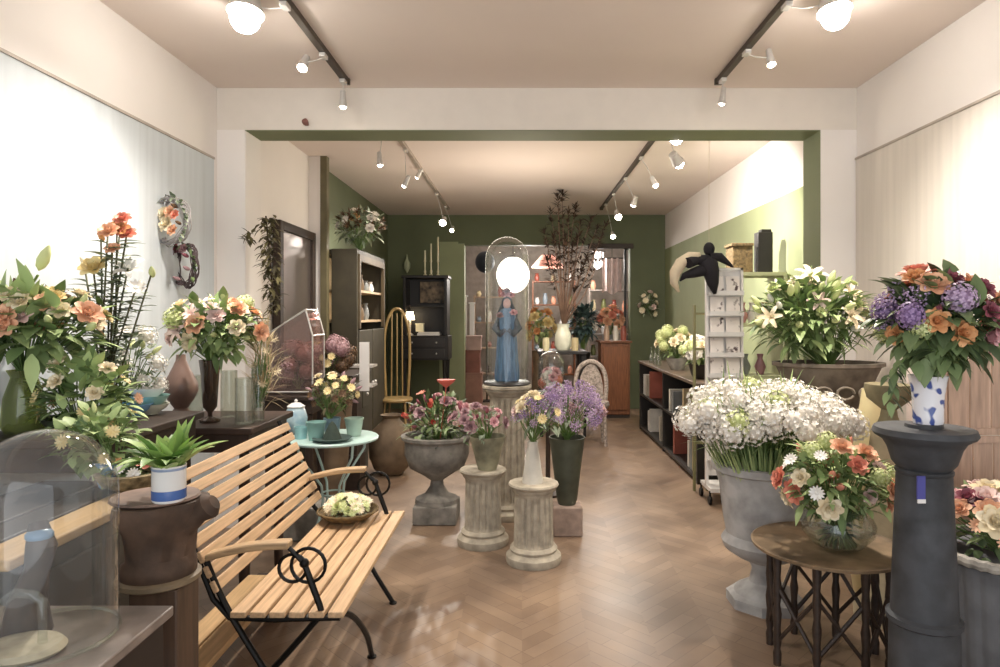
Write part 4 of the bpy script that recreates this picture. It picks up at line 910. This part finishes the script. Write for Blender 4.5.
for (px, py) in ((551,215),(558,200),(562,194),(568,215),(575,210),(580,225),(590,222),(596,230),(545,235),(548,262),(572,250),(585,262),(600,240),(565,240),(554,240),(604,228),(598,262),(578,238)):
    p = W(px, py, 8.4 + R.uniform(-.2,.2)); s_.tube([b0, b0.lerp(p,.5)+Vector((R.uniform(-.06,.06),0,0)), p], [.012,.008,.004], 5)
    put_head(t, 'dried', 'darkbrown', p, p-b0, .14)
    for i in range(34):
        q = b0.lerp(p, R.uniform(.5,1.02)); a = R.random()*6.28; l_.leaf(q, (math.cos(a), math.sin(a), R.uniform(0,1)), R.uniform(.07,.16), .03, .3, 3)
obj('stems', s_, mat('dry_stem','#8a6e5c',.7,var=.2), t, sharp=0); obj('leaves', l_, DRY, t, sharp=0)
for i,(px,c,l) in enumerate(((546,'#d8cfa8','pale candle jar'),(575,'#c4b48c','tan jar'))):
    vessel('table_jar', l + ' on the black table beside the cream vase', 'jar', (X(px,8.3),8.3,zt2), [(.04,0),(.045,.1),(.04,.16)], mat('tj%d'%i,c,.4))
# brown cabinet at doorway right
t = thing('brown_cupboard', 'narrow reddish brown wooden cupboard at the right side of the doorway', 'cupboard', (X(615,9.7),9.9,0))
ct = Z(343,9.7)
obj('body', MB().box((X(601,9.7),9.7,.05),(X(630,9.7),10.1,ct)), WOODB, t, .006)
obj('top', MB().box((X(599,9.7),9.67,ct),(X(632,9.7),10.12,ct+.03)), WOODB, t, .006)
dd = obj('door', MB().box((X(603,9.7),9.68,.12),(X(628,9.7),9.7,ct-.05)), mat('brown_wood2','#83502f',.45,var=.2,stretch=(9,9,.8)), t, .006)
obj('plinth', MB().box((X(601,9.7),9.72,0),(X(630,9.7),10.1,.05)), WOODD, t); obj('knob', MB().ball((X(606,9.7),9.665,.6), .015, 8, 6), IRON, dd)
for i, (px, c, l) in enumerate(((607,'#c8a890','tan canister'),(616,'#e4dcd0','white canister'),(624,'#a05848','red canister'))):
    vessel('canister', l + ' on the reddish brown cupboard', 'jar', (X(px,9.8),9.85,ct+.03), [(.04,0),(.045,.12),(.03,.2),(.035,.22)], mat('can%d'%i,c,.4), seg=16)
# pale pink seat-like bundle
t = thing('white_wicker_chair', 'small whitish wicker chair beside the black table', 'chair', (X(590,8.0),8.0,0)); hx = X(590,8.0)
WK = mat('white_wicker','#b8aaa0',.8,var=.3,scale=40,bump=.6)
obj('seat', MB().lathe([(.18,.42),(.2,.46),(.19,.5),(.02,.51)], (hx,7.75,0), 24), WK, t)
obj('backrest', MB().tube(smooth([(hx-.17,7.88,.5),(hx-.18,7.9,.72),(hx-.13,7.91,.88),(hx,7.92,.95),(hx+.13,7.91,.88),(hx+.18,7.9,.72),(hx+.17,7.88,.5)]), .026, 8).add([(hx+.15*math.cos(k*PI/10),7.90+o_,.5+.42*math.sin(k*PI/10)**.8) for o_ in (-.01,.01) for k in range(11)], [tuple(range(11))[::-1], tuple(range(11,22))] + [(k,k+1,k+12,k+11) for k in range(10)]), WK, t)
for (a, b) in ((-.14,-.14),(.14,-.14),(-.14,.14),(.14,.14)): obj('leg', MB().tube([(hx+a,7.75+b,0),(hx+a*.9,7.75+b*.9,.43)], .02, 8), WK, t)

# ================================================================== RIGHT REAR
t = thing('low_bookcase', 'low black bookcase with two open rows along the right', 'bookcase', (1.75,7.2,0)); K2 = mat('bookcase_black','#26221e',.45,var=.1)
bx0, bx1, by0, by1, bz = 1.55, 1.95, 5.9, 8.8, .9
obj('top', MB().box((bx0-.02,by0-.02,bz-.03),(bx1+.02,by1+.02,bz)), mat('bookcase_top','#6a5a4c',.4,var=.15), t, .004)
for y in (by0, (by0+by1)/2-.015, by1-.03): obj('upright', MB().box((bx0,y,.0),(bx1,y+.03,bz-.03)), K2, t)
obj('shelf', MB().box((bx0,by0+.03,.45),(bx1,by1-.03,.475)), K2, t); obj('shelf', MB().box((bx0,by0+.03,.03),(bx1,by1-.03,.06)), K2, t)
obj('back_panel', MB().box((bx1-.015,by0+.03,.06),(bx1,by1-.03,bz-.03)), K2, t)
i = 0
cols = ['#e8e6e0','#d8d4cc','#b8b0a0','#a05848','#e4e0d4','#8c9090','#c8b48c']
for (z, ys) in ((.476, (8.6,8.5,8.42,8.2,7.1,6.95,6.5)), (.061, (8.3,8.2,7.6,6.9,6.3,6.2,6.12))):
    for y in ys:
        h = R.uniform(.22,.33); tag(obj('book', MB().box((bx0+.03,y,z),(bx0+.26,y+.05,z+h)).box((bx0+.025,y-.003,z),(bx0+.03,y+.053,z+h)), mat('book%d'%(i%7), cols[i%7], .6), bevel=.003),
            '%s spine book in the %s row of the low black bookcase' % (['white','pale grey','beige','rust','cream','grey','tan'][i%7], 'upper' if z > .4 else 'lower'), 'book', 'books in the low black bookcase'); i += 1
zb = bz
vessel('black_planter', 'black pot with cream flowers on the low bookcase', 'pot', (1.72,6.3,zb), [(.1,0),(.12,.04),(.14,.12),(.15,.14)], K2)
bouquet('cream_flowers', 'cream and white flowers in the black pot on the bookcase', 'flowers', (1.72,6.3,zb+.12), (1.70,6.3,zb+.25), (.2,.2,.14), [('rose','white',14,.05),('rose','cream',12,.045),('hydrangea','lime',5,.05)], 90, (.08,.03), LEAF, zmin=-.2)
bouquet('cream_flowers', 'pale lime flower cluster further along the bookcase top', 'flowers', (1.7,7.3,zb+.12), (1.68,7.3,zb+.28), (.2,.2,.17), [('hydrangea','lime',9,.07),('rose','cream',10,.05)], 90, (.09,.03), LEAF, zmin=-.2)
vessel('grey_pot', 'grey pot under the pale lime flower cluster', 'pot', (1.7,7.3,zb), [(.07,0),(.1,.06),(.12,.13)], STONEG)
for k,(y,l) in enumerate(((8.1,'tall'),(8.35,'short'),(7.9,'middle'))):
    vessel('small_bottle', l + ' glass bottle at the far end of the bookcase top', 'bottle', (1.62,y,zb), [(.03,0),(.035,.08),(.012,.13),(.012,.17+.03*k)], GLW, seg=14)
bouquet('hanging_dried_bunch', 'small pale dried bunch hanging on the green wall right of the doorway', 'plant', (X(650,10.5),10.55,1.55), (X(648,10.5),10.5,1.66), (.14,.06,.22), [('daisy','cream',7,.05),('rose','palepink',4,.04)], 70, (.12,.03), LEAFG, zmin=-.7)
# card rack
cr = Vector((X(724,5.4),5.4,0))
t = thing('postcard_rack', 'tall white postcard rack on casters behind the white flowers', 'rack', cr); wd = .15
obj('frame', MB().box((cr.x-wd,5.38,.12),(cr.x-wd+.02,5.42,1.88)).box((cr.x+wd-.02,5.38,.12),(cr.x+wd,5.42,1.88)).box((cr.x-wd,5.38,1.86),(cr.x+wd,5.42,1.88)).box((cr.x-wd,5.25,.10),(cr.x+wd,5.55,.13)), PORC, t)
obj('back_sheet', MB().box((cr.x-wd+.02,5.405,.2),(cr.x+wd-.02,5.415,1.86)), PORC, t)
for (a, b) in ((-wd,5.27),(wd,5.27),(-wd,5.53),(wd,5.53)):
    obj('caster', MB().lathe([(.03,-.012),(.035,-.006),(.035,.006),(.03,.012)], seg=14, M=Matrix.Translation((cr.x+a,b,.036)) @ Matrix.Rotation(PI/2,4,'Y')).tube([(cr.x+a,b,.04),(cr.x+a,b,.11)], .008, 6), IRON, t)
CARD = mat('card_print','#f0e8e2',.5,var=0)
for x_ in CARD.node_tree.nodes:
    if x_.type == 'VALTORGB': x_.color_ramp.elements[0].color = lin('#5a4848'); x_.color_ramp.elements[0].position = .34; x_.color_ramp.elements[1].position = .42
    if x_.type == 'TEX_NOISE': x_.inputs['Scale'].default_value = 16
k = 0
for r_ in range(9):
    for c in range(2):
        xx = cr.x - .065 + c*.13; z = .35 + r_*.165
        Mx = Matrix.Translation((xx, 5.365, z)) @ Matrix.Rotation(-.16, 4, 'X')
        tag(obj('postcard', MB().box((-.055,-.002,0),(.055,.002,.145), Mx), CARD), 'printed postcard in %s column, row %s from the rack top' % (['left','right'][c], ['ninth','eighth','seventh','sixth','fifth','fourth','third','second','first'][r_]), 'postcard', 'postcards in the rack')
    obj('pocket', MB().box((cr.x-wd+.01,5.33,.34+r_*.165),(cr.x+wd-.01,5.335,.375+r_*.165)).box((cr.x-wd+.01,5.335,.335+r_*.165),(cr.x+wd-.01,5.40,.34+r_*.165)), PORC, t)
t = thing('wooden_easel', 'thin olive wooden ladder standing left of the postcard rack', 'ladder', (X(701,5.7),5.7,0))
ex = X(700,5.7)
for dx in (-.05,.06): obj('rail', MB().box((ex+dx-.01,5.68,0),(ex+dx+.01,5.71,Z(296 if dx>0 else 305,5.7))), mat('olive_wood','#7c7850',.6), t)
for z in (.4,.8,1.2,1.5): obj('rung', MB().box((ex-.04,5.685,z),(ex+.05,5.705,z+.02)), mat('olive_wood','#7c7850'), t)
# hanging black/cream cloth figure
d = 5.3; t = thing('hanging_doll', 'black cloth figure with spread arms and a cream curved wing hung above the postcard rack', 'ornament', W(710,268,d)); BK = mat('black_cloth','#1e1a20',.85); CRM = mat('cream_cloth','#d8c8ac',.8)
obj('torso', MB().tube([W(709,256,d),W(708,263,d),W(711,272,d),W(713,284,d),W(715,294,d)], [.03,.075,.065,.045,.012], 14), BK, t, sharp=0)
obj('head', MB().ball(W(709,249,d), (.045,.04,.055), 16, 10), BK, t)
obj('arm', MB().tube([W(710,258,d),W(720,257,d),W(733,267,d)], [.045,.036,.008], 10), BK, t); obj('arm', MB().tube([W(708,260,d),W(696,260,d),W(688,263,d-.05)], [.045,.04,.045], 10), BK, t)
obj('curved_wing', MB().tube([W(700,256,d),W(690,257,d),W(681,263,d),W(675,273,d),W(674,283,d),W(679,292,d)], [.03,.045,.048,.045,.032,.008], 14), CRM, t, sharp=0)
obj('under_wing', MB().tube([W(704,270,d),W(693,273,d),W(684,276,d),W(680,281,d)], [.05,.042,.026,.006], 10), BK, t, sharp=0)
obj('hanging_cord', MB().tube([W(709,243,d), (W(709,243,d).x, d, CZ)], .0015, 4), CRM, t)
# tall open shelf at right wall with boxes
t = thing('tall_wall_shelf', 'tall pale shelf against the rear right wall behind the lilies', 'shelf', (2.05,6.0,0))
tz = Z(272,5.7)
obj('side', MB().box((X(735,5.7),5.7,0),(X(735,5.7)+.03,6.1,tz)).box((2.24,5.7,0),(2.27,6.1,tz)), mat('pale_green_wood','#b0b28c',.6), t)
for z in (.5,.95,1.4,tz-.03): obj('shelf', MB().box((X(735,5.7)+.03,5.7,z),(2.24,6.1,z+.03)), mat('pale_green_wood','#b0b28c'), t)
tag(obj('woven_box', MB().box((X(733,5.75),5.75,tz),(X(753,5.75),5.95,Z(246,5.75))).box((X(732,5.74),5.74,Z(246,5.75)),(X(754,5.74),5.96,Z(243,5.75))), mat('wicker','#7a6440'), bevel=.004), 'brown woven box on top of the tall pale shelf', 'box')
tag(obj('black_bottle_box', MB().box((X(758,5.75),5.75,tz),(X(773,5.75),5.85,Z(232,5.75))).box((X(762,5.75),5.76,Z(232,5.75)),(X(772,5.75),5.84,Z(229,5.75))), WOODK, bevel=.004), 'tall black box on top of the tall pale shelf', 'box')
for i,(px,z) in enumerate(((742,1.43),(752,1.43),(764,1.43),(745,.98),(760,.98))):
    vessel('shelf_vase', ['pink glazed vase','white bud vase','orange vase','grey vase','mauve vase'][i] + (' on the third' if z > 1.2 else ' on the second') + ' level of the tall pale shelf', 'vase', (X(px,5.85),5.85,z), [(.03,0),(.05,.07),(.02,.14),(.03,.18)], mat('sv%d'%i, ['#d89c9c','#e8e4de','#d08850','#8c9090','#9a7078'][i],.3), seg=16)

# ================================================================== RIGHT FOREGROUND
# lily trough
L0 = (X(828,4.1), 4.1)
zt3 = Z(362,4.1)
t = thing('stone_trough_planter', 'wide brown stone planter with carved swags holding the lilies', 'planter', (L0[0],L0[1],zt3-.36))
BRS = mat('brown_stone','#7f7467',.85,var=.25,scale=12,bump=.35)
obj('body', MB().lathe([(.16,zt3-.36),(.18,zt3-.34),(.2,zt3-.3),(.27,zt3-.12),(.31,zt3-.03),(.335,zt3-.02),(.335,zt3),(.3,zt3),(.28,zt3-.05),(.01,zt3-.06)], (L0[0],L0[1],0), 48, sy=.7), BRS, t)
sw = MB()
for k in range(3):
    cxx = L0[0]-.12+k*.13; sw.tube([(cxx+.05*math.cos(a), L0[1]-.19-.015, zt3-.17+.035*math.sin(a)) for a in [i*.45 for i in range(14)]], .008, 6)
obj('swag_carving', sw, mat('swag', '#94897a', .85, bump=.3), t)
t = thing('stone_stand', 'square stone stand under the lily planter', 'stand', (L0[0],L0[1],0)); 
obj('post', MB().box((L0[0]-.13,L0[1]-.12,.06),(L0[0]+.13,L0[1]+.12,zt3-.40)), mat('cream_stone','#c9b998',.8,var=.15,bump=.2), t, .01)
obj('cap', MB().box((L0[0]-.17,L0[1]-.15,zt3-.40),(L0[0]+.17,L0[1]+.15,zt3-.361)), mat('cream_stone','#c9b998'), t, .008); obj('foot', MB().box((L0[0]-.17,L0[1]-.15,0),(L0[0]+.17,L0[1]+.15,.06)), mat('cream_stone','#c9b998'), t, .008)
t = bouquet('lily_plant', 'dense lily plant with pale buds in the brown stone planter', 'plant', (L0[0],L0[1],zt3-.05), (X(812,4.1), 4.1, zt3+.28), (.38,.24,.27),
    [('lily','cream',12,.07),('bud','lime',26,.05),('lily','palepink',3,.065),('bud','white',9,.045),('rose','lime',6,.035)], 520, (.16,.042), LEAF, zmin=-.3, droop=1.0, leafup=.7)
# cream cone vase + stone bowl near dark column
t = thing('stone_bird_bath', 'small mossy stone bowl on a cream tapered pedestal behind the dark column', 'bird bath', (X(888,3.3),3.3,0)); bbx = X(889,3.3)
obj('bowl', MB().lathe([(.03,Z(410,3.3)),(.06,Z(405,3.3)),(.10,Z(398,3.3)),(.112,Z(388,3.3)),(.11,Z(384,3.3)),(.09,Z(388,3.3)),(.01,Z(396,3.3))], (bbx,3.3,0), 28), mat('mossy','#8c8264',.85,var=.25,bump=.3), t)
obj('neck', MB().lathe([(.05,Z(422,3.3)),(.04,Z(416,3.3)),(.035,Z(409,3.3))], (bbx,3.3,0), 20), mat('mossy','#8c8264'), t)
obj('pedestal', MB().lathe([(.16,0),(.16,.05),(.12,.1),(.11,.7),(.08,Z(432,3.3)),(.055,Z(422,3.3))], (bbx,3.3,0), 28), mat('cream_stone','#c9b998'), t)
vessel('cream_amphora', 'cream yellow tapered vase beside the stone bird bath', 'vase', (X(872,3.6),3.6,.0), [(.09,0),(.12,.2),(.13,.5),(.09,.85),(.06,1.02),(.05,1.10)], mat('cream_yellow','#e6d6a6',.5,var=.06))
# big white flower urn
U = Vector((X(764,3.47), 3.47, 0))
t = thing('lead_urn', 'large grey white footed urn holding the mass of white flowers', 'urn', U)
obj('foot_slab', MB().add([(U.x+r*math.cos(k*PI/4+PI/8), U.y+r*math.sin(k*PI/4+PI/8), z) for (r,z) in ((.19,0),(.19,.05),(.17,.065)) for k in range(8)],
    [tuple(range(8))[::-1], tuple(range(16,24))] + [(i*8+k, i*8+(k+1)%8, i*8+8+(k+1)%8, i*8+8+k) for i in range(2) for k in range(8)]), GREYW, t)
obj('body', MB().lathe([(.155,.06),(.14,.08),(.075,.12),(.06,.18),(.075,.22),(.14,.25),(.20,.29),(.215,.33),(.19,.37),(.205,.45),(.225,.62),(.245,.69),(.262,.70),(.265,.735),(.245,.74),(.22,.70),(.01,.66)], U, 56), GREYW, t)
bouquet('white_flower_mass', 'broad mass of white blossoms over green stems in the large urn', 'flowers', (U.x,U.y,.72), (U.x-.0,U.y-.02,.92), (.42,.34,.20),
    [('baby_breath','white',82,.07),('baby_breath','lime',17,.06)], 420, (.22,.010), LEAF, zmin=.0, leafup=1.0, droop=.4, inner=.2, stemr=.003)
t = thing('green_stem_clump', 'upright green stems filling the rim of the large urn', 'stems', (U.x,U.y,.69)); m = MB()
for i in range(420):
    a = R.random()*6.28; q = .24*R.random()**.5; b = (U.x+q*math.cos(a), U.y+q*math.sin(a), .67)
    m.leaf(b, (math.cos(a)*.5*q/.24, math.sin(a)*.5*q/.24, 1), R.uniform(.14,.24), .011, .35)
obj('stems', m, LEAF, t, sharp=0)
# tray table
T = Vector((X(827,2.91), 2.91, 0))
t = thing('tray_table', 'round worn tray table on crossed dark wooden legs', 'table', T)
obj('tray', MB().lathe([(.30,.485),(.312,.49),(.315,.502),(.308,.505),(.30,.499),(.01,.499)], T, 64), mat('worn_brass','#9c8468',.45,metal=.15,var=.3,scale=9), t)
for k in range(8):
    a = 2*PI*k/8 + .2; c, s = math.cos(a), math.sin(a)
    pr = [(.016,0),(.018,.05),(.013,.07),(.018,.1),(.014,.16),(.019,.22),(.013,.26),(.018,.32),(.014,.38),(.018,.44),(.018,.485)]
    obj('leg', MB().lathe(pr, (T.x+.24*c, T.y+.24*s, 0), 12), WOODD, t)
    a2 = a + PI/4
    for (za, zb_) in ((.1,.34),(.34,.1)):
        obj('lattice_bar', MB().tube([(T.x+.24*c,T.y+.24*s,za),(T.x+.24*math.cos(a2),T.y+.24*math.sin(a2),zb_)], .009, 6), WOODD, t)
fb = Vector((X(838,2.86), 2.86, .4995))
vessel('fishbowl_vase', 'round clear fishbowl vase on the worn tray table', 'vase', fb, [(.05,0),(.1,.02),(.145,.07),(.15,.11),(.12,.17),(.09,.195),(.1,.21)], GLW, wall=.004)
bouquet('bouquet', 'loose bouquet of coral roses and greens in the fishbowl vase', 'flowers', (fb.x,fb.y,.58), (X(836,2.8), 2.8, .80), (.23,.18,.17),
    [('rose','coral',7,.045),('rose','peach',7,.042),('hydrangea','lime',6,.05),('daisy','white',7,.03),('bud','coral',5,.035),('rose','cream',4,.04),('rose','palepink',2,.035)], 300, (.11,.03), LEAF, zmin=-.5)
t = thing('submerged_stems', 'bundle of green stems and leaves inside the fishbowl vase', 'stems', (fb.x,fb.y,.51)); m = MB()
for i in range(60):
    a = R.random()*6.28; m.tube([(fb.x+R.uniform(0,.09)*math.cos(a), fb.y+.08*math.sin(a), .52), (fb.x-.06*math.cos(a+.4), fb.y-.06*math.sin(a), .70)], .003, 4)
    if i % 2: m.leaf((fb.x+.03*math.cos(a), fb.y+.03*math.sin(a), .56+R.random()*.1), (math.cos(a),math.sin(a),.2), .07, .025, .5)
obj('stems', m, LEAFD, t, sharp=0)
# dark column in the foreground
K = Vector((X(924,2.3), 2.3, 0)); kz = Z(427,2.3)
t = thing('dark_stone_column', 'tall dark grey stone column with round cap in the right foreground', 'column', K)
obj('shaft', MB().lathe([(.13,0),(.13,.06),(.112,.1),(.108,.44),(.118,.448),(.118,.466),(.104,.474),(.086,kz-.16),(.09,kz-.155),(.09,kz-.145),(.084,kz-.14)], K, 24), STONED, t)
obj('cap', MB().lathe([(.084,kz-.14),(.10,kz-.12),(.115,kz-.07),(.13,kz-.045),(.155,kz-.03),(.162,kz-.02),(.155,kz-.002),(.06,kz),(.058,kz+.012),(.01,kz+.013)], K, 48), STONED, t)
lb = thing('price_tag', 'small blue tag with a white strip on the dark column', 'tag', (X(920,2.21),2.212,.95))
obj('card', MB().box((X(917,2.2),2.197,Z(500,2.2)),(X(925,2.2),2.203,Z(476,2.2))), mat('tag_blue','#4c4c96',.5), lb); obj('strip', MB().box((X(917,2.2),2.195,Z(503,2.2)),(X(925,2.2),2.20,Z(499,2.2))), PORC, lb)
dv = Vector((X(928,2.3),2.3,kz+.013))
vessel('delft_vase', 'blue and white painted vase standing on the dark column', 'vase', dv, [(.045,0),(.048,.01),(.047,.03),(.05,.1),(.058,.15),(.062,.165)], DELFT, wall=.004)
bouquet('bouquet', 'lush bouquet of coral roses and lavender hydrangea above the dark column', 'flowers', (dv.x,dv.y,dv.z+.14), (X(937,2.25), 2.25, Z(322,2.25)), (.19,.16,.17),
    [('rose','coral',6,.05),('rose','peach',6,.045),('rose','pink',3,.045),('hydrangea','lavender',2,.055),('hydrangea','purple',2,.05),('statice','lavender',6,.05),('rose','orange',5,.035),('hydrangea','lime',3,.045),('rose','burgundy',3,.035),('bud','burgundy',4,.03)], 330, (.13,.045), LEAFD, zmin=-.35, droop=.9)
t = thing('trailing_ivy', 'dark drooping leaf sprig hanging left from the column bouquet', 'plant', (X(905,2.2),2.2,1.3)); m = MB()
for i in range(22):
    p = W(892+R.uniform(-6,10), 360+i*2.1, 2.18); a = R.random()*6.28; m.leaf(p, (math.cos(a), -.4, -.6), .055, .025, .6)
obj('leaves', m, LEAFD, t, sharp=0); obj('stem', MB().tube([W(910,352,2.2), W(897,368,2.18), W(890,400,2.18)], .003, 5), STEM, t)
# big ribbed planter far right
G = Vector((X(1008,2.55), 2.55, 0)); gz = Z(546,2.55)
t = thing('ribbed_planter', 'large grey ribbed planter with a pale rope rim at the right frame edge', 'planter', G)
obj('body', MB().lathe([(.2,0),(.21,.04,.03),(.24,gz-.12,.03),(.252,gz-.04,.0),(.22,gz-.03),(.01,gz-.05)], G, 144, flutes=24), mat('slate','#6e6e70',.7,var=.2,bump=.2), t)
obj('rope_rim', MB().tube([G + Vector((.255*math.cos(k*PI/40), .255*math.sin(k*PI/40), gz-.02 + .004*(k%2))) for k in range(80)], .02, 8, closed=True), mat('rim_white','#b8b0a4',.7,var=.3,scale=20,bump=.4), t)
bouquet('pink_arrangement', 'pink, cream and burgundy blooms filling the ribbed planter', 'flowers', (G.x,G.y,gz-.04), (G.x-.0,G.y,gz+.06), (.24,.22,.18),
    [('rose','palepink',10,.05),('rose','pink',6,.045),('rose','burgundy',6,.045),('rose','cream',5,.05),('daisy','peach',6,.035),('rose','peach',3,.045)], 120, (.09,.03), LEAFD, zmin=.0)
# crates along the right wall
CW = mat('pinkish_crate','#c9ab96',.65,var=.15,scale=6,stretch=(8,8,.8))
def crate(x0, x1, y0, y1, z0, z1, label):
    t = thing('wooden_crate', label, 'crate', ((x0+x1)/2, y0, z0), 'crates by the right wall')
    n = 5; w = (x1-x0)/n
    for i in range(n): obj('board', MB().box((x0+i*w+.004, y0, z0+.01), (x0+(i+1)*w-.004, y0+.012, z1-.01)), CW, t, .002)
    n2 = 2; w2 = (y1-y0)/n2
    for i in range(n2): obj('side_board', MB().box((x0-.012, y0+i*w2+.004, z0+.01), (x0, y0+(i+1)*w2-.004, z1-.01)), CW, t, .002)
    obj('batten', MB().box((x0-.02, y0-.012, z1-.03), (x1, y0, z1)), CW, t, .002); obj('batten', MB().box((x0-.02, y0-.012, z0), (x1, y0, z0+.03)), CW, t, .002)
    return t
crate(X(948,2.9), 2.32, 2.9, 3.12, .98, 1.42, 'upper pinkish wooden crate behind the column bouquet')
crate(X(952,2.9), 2.32, 2.9, 3.12, .52, .975, 'middle pinkish wooden crate behind the ribbed planter')
crate(X(952,2.9), 2.32, 2.9, 3.12, .06, .515, 'lowest pinkish wooden crate on the floor by the right wall')
tag(obj('pallet_base', MB().box((X(950,2.9),2.9,.0),(2.32,3.12,.02)).box((X(950,2.9),2.9,.02),(X(950,2.9)+.05,3.12,.058)).box((2.27,2.9,.02),(2.32,3.12,.058)), WOODD), 'dark skid under the lowest crate', 'pallet')
tag(obj('white_carton', MB().box((X(928,3.5),3.45,.55),(X(968,3.5),3.7,Z(362,3.5))).box((X(927,3.5),3.44,Z(362,3.5)),(X(969,3.5),3.71,Z(358,3.5))), mat('rosy_white','#ecdcd6',.7), bevel=.004), 'rosy white carton standing between the bird bath and the crates', 'box')
tag(obj('low_stool', MB().box((X(928,3.5),3.42,.51),(X(972,3.5),3.74,.549)).box((X(930,3.5),3.45,0),(X(930,3.5)+.04,3.5,.51)).box((X(966,3.5),3.45,0),(X(966,3.5)+.04,3.5,.51)).box((X(930,3.5),3.66,0),(X(930,3.5)+.04,3.71,.51)).box((X(966,3.5),3.66,0),(X(966,3.5)+.04,3.71,.51)), WOODD), 'dark stool carrying the rosy white carton', 'stool')

# ================================================================== CAMERA, WORLD, LIGHT
cam = bpy.data.cameras.new('camera'); co = bpy.data.objects.new('camera', cam); C.objects.link(co)
co.location = (0, 0, EYE); co.rotation_euler = (PI/2, 0, 0)
cam.sensor_width = 36; cam.lens = 36 * F / 1000; cam.shift_x = (500 - VX) / 1000; cam.shift_y = -(333.5 - VY) / 1000
cam.clip_start = .05
bpy.context.scene.camera = co
w = bpy.data.worlds.new('world'); bpy.context.scene.world = w; w.use_nodes = True
w.node_tree.nodes['Background'].inputs[0].default_value = (.92, .96, 1, 1); w.node_tree.nodes['Background'].inputs[1].default_value = 1.0
def pt(name, loc, e, r=.15, col=(1,.88,.74)):
    l = bpy.data.lights.new(name, 'POINT'); l.energy = e; l.shadow_soft_size = r; l.color = col
    o = bpy.data.objects.new(name, l); C.objects.link(o); o.location = loc; return o
def area(name, loc, rot, sx, sy, e, col):
    l = bpy.data.lights.new(name, 'AREA'); l.shape = 'RECTANGLE'; l.size = sx; l.size_y = sy; l.energy = e; l.color = col
    o = bpy.data.objects.new(name, l); C.objects.link(o); o.location = loc; o.rotation_euler = rot; return o
area('added_front_fill', (0.1,-1.4,1.6), (PI/2,0,0), 4.2, 2.6, 44, (.9,.95,1))  # soft panel added for ambience at the unseen shop front
pt('added_fill_rear', (0,7.0,1.9), 58, .5)  # fill light added in mid-air to brighten the rear, no fixture here
pt('store_fill', (.2,12.0,2.4), 85, .2, (1,.95,.9)); pt('store_fill_right', (1.3,12.0,2.4), 50, .2, (1,.95,.9))  # fill lights added to brighten the back store, apart from its lantern
vs_ = bpy.context.scene.view_settings
vs_.view_transform = 'Standard'; vs_.look = 'None'; vs_.gamma = 1; vs_.use_curve_mapping = False; vs_.exposure = .26
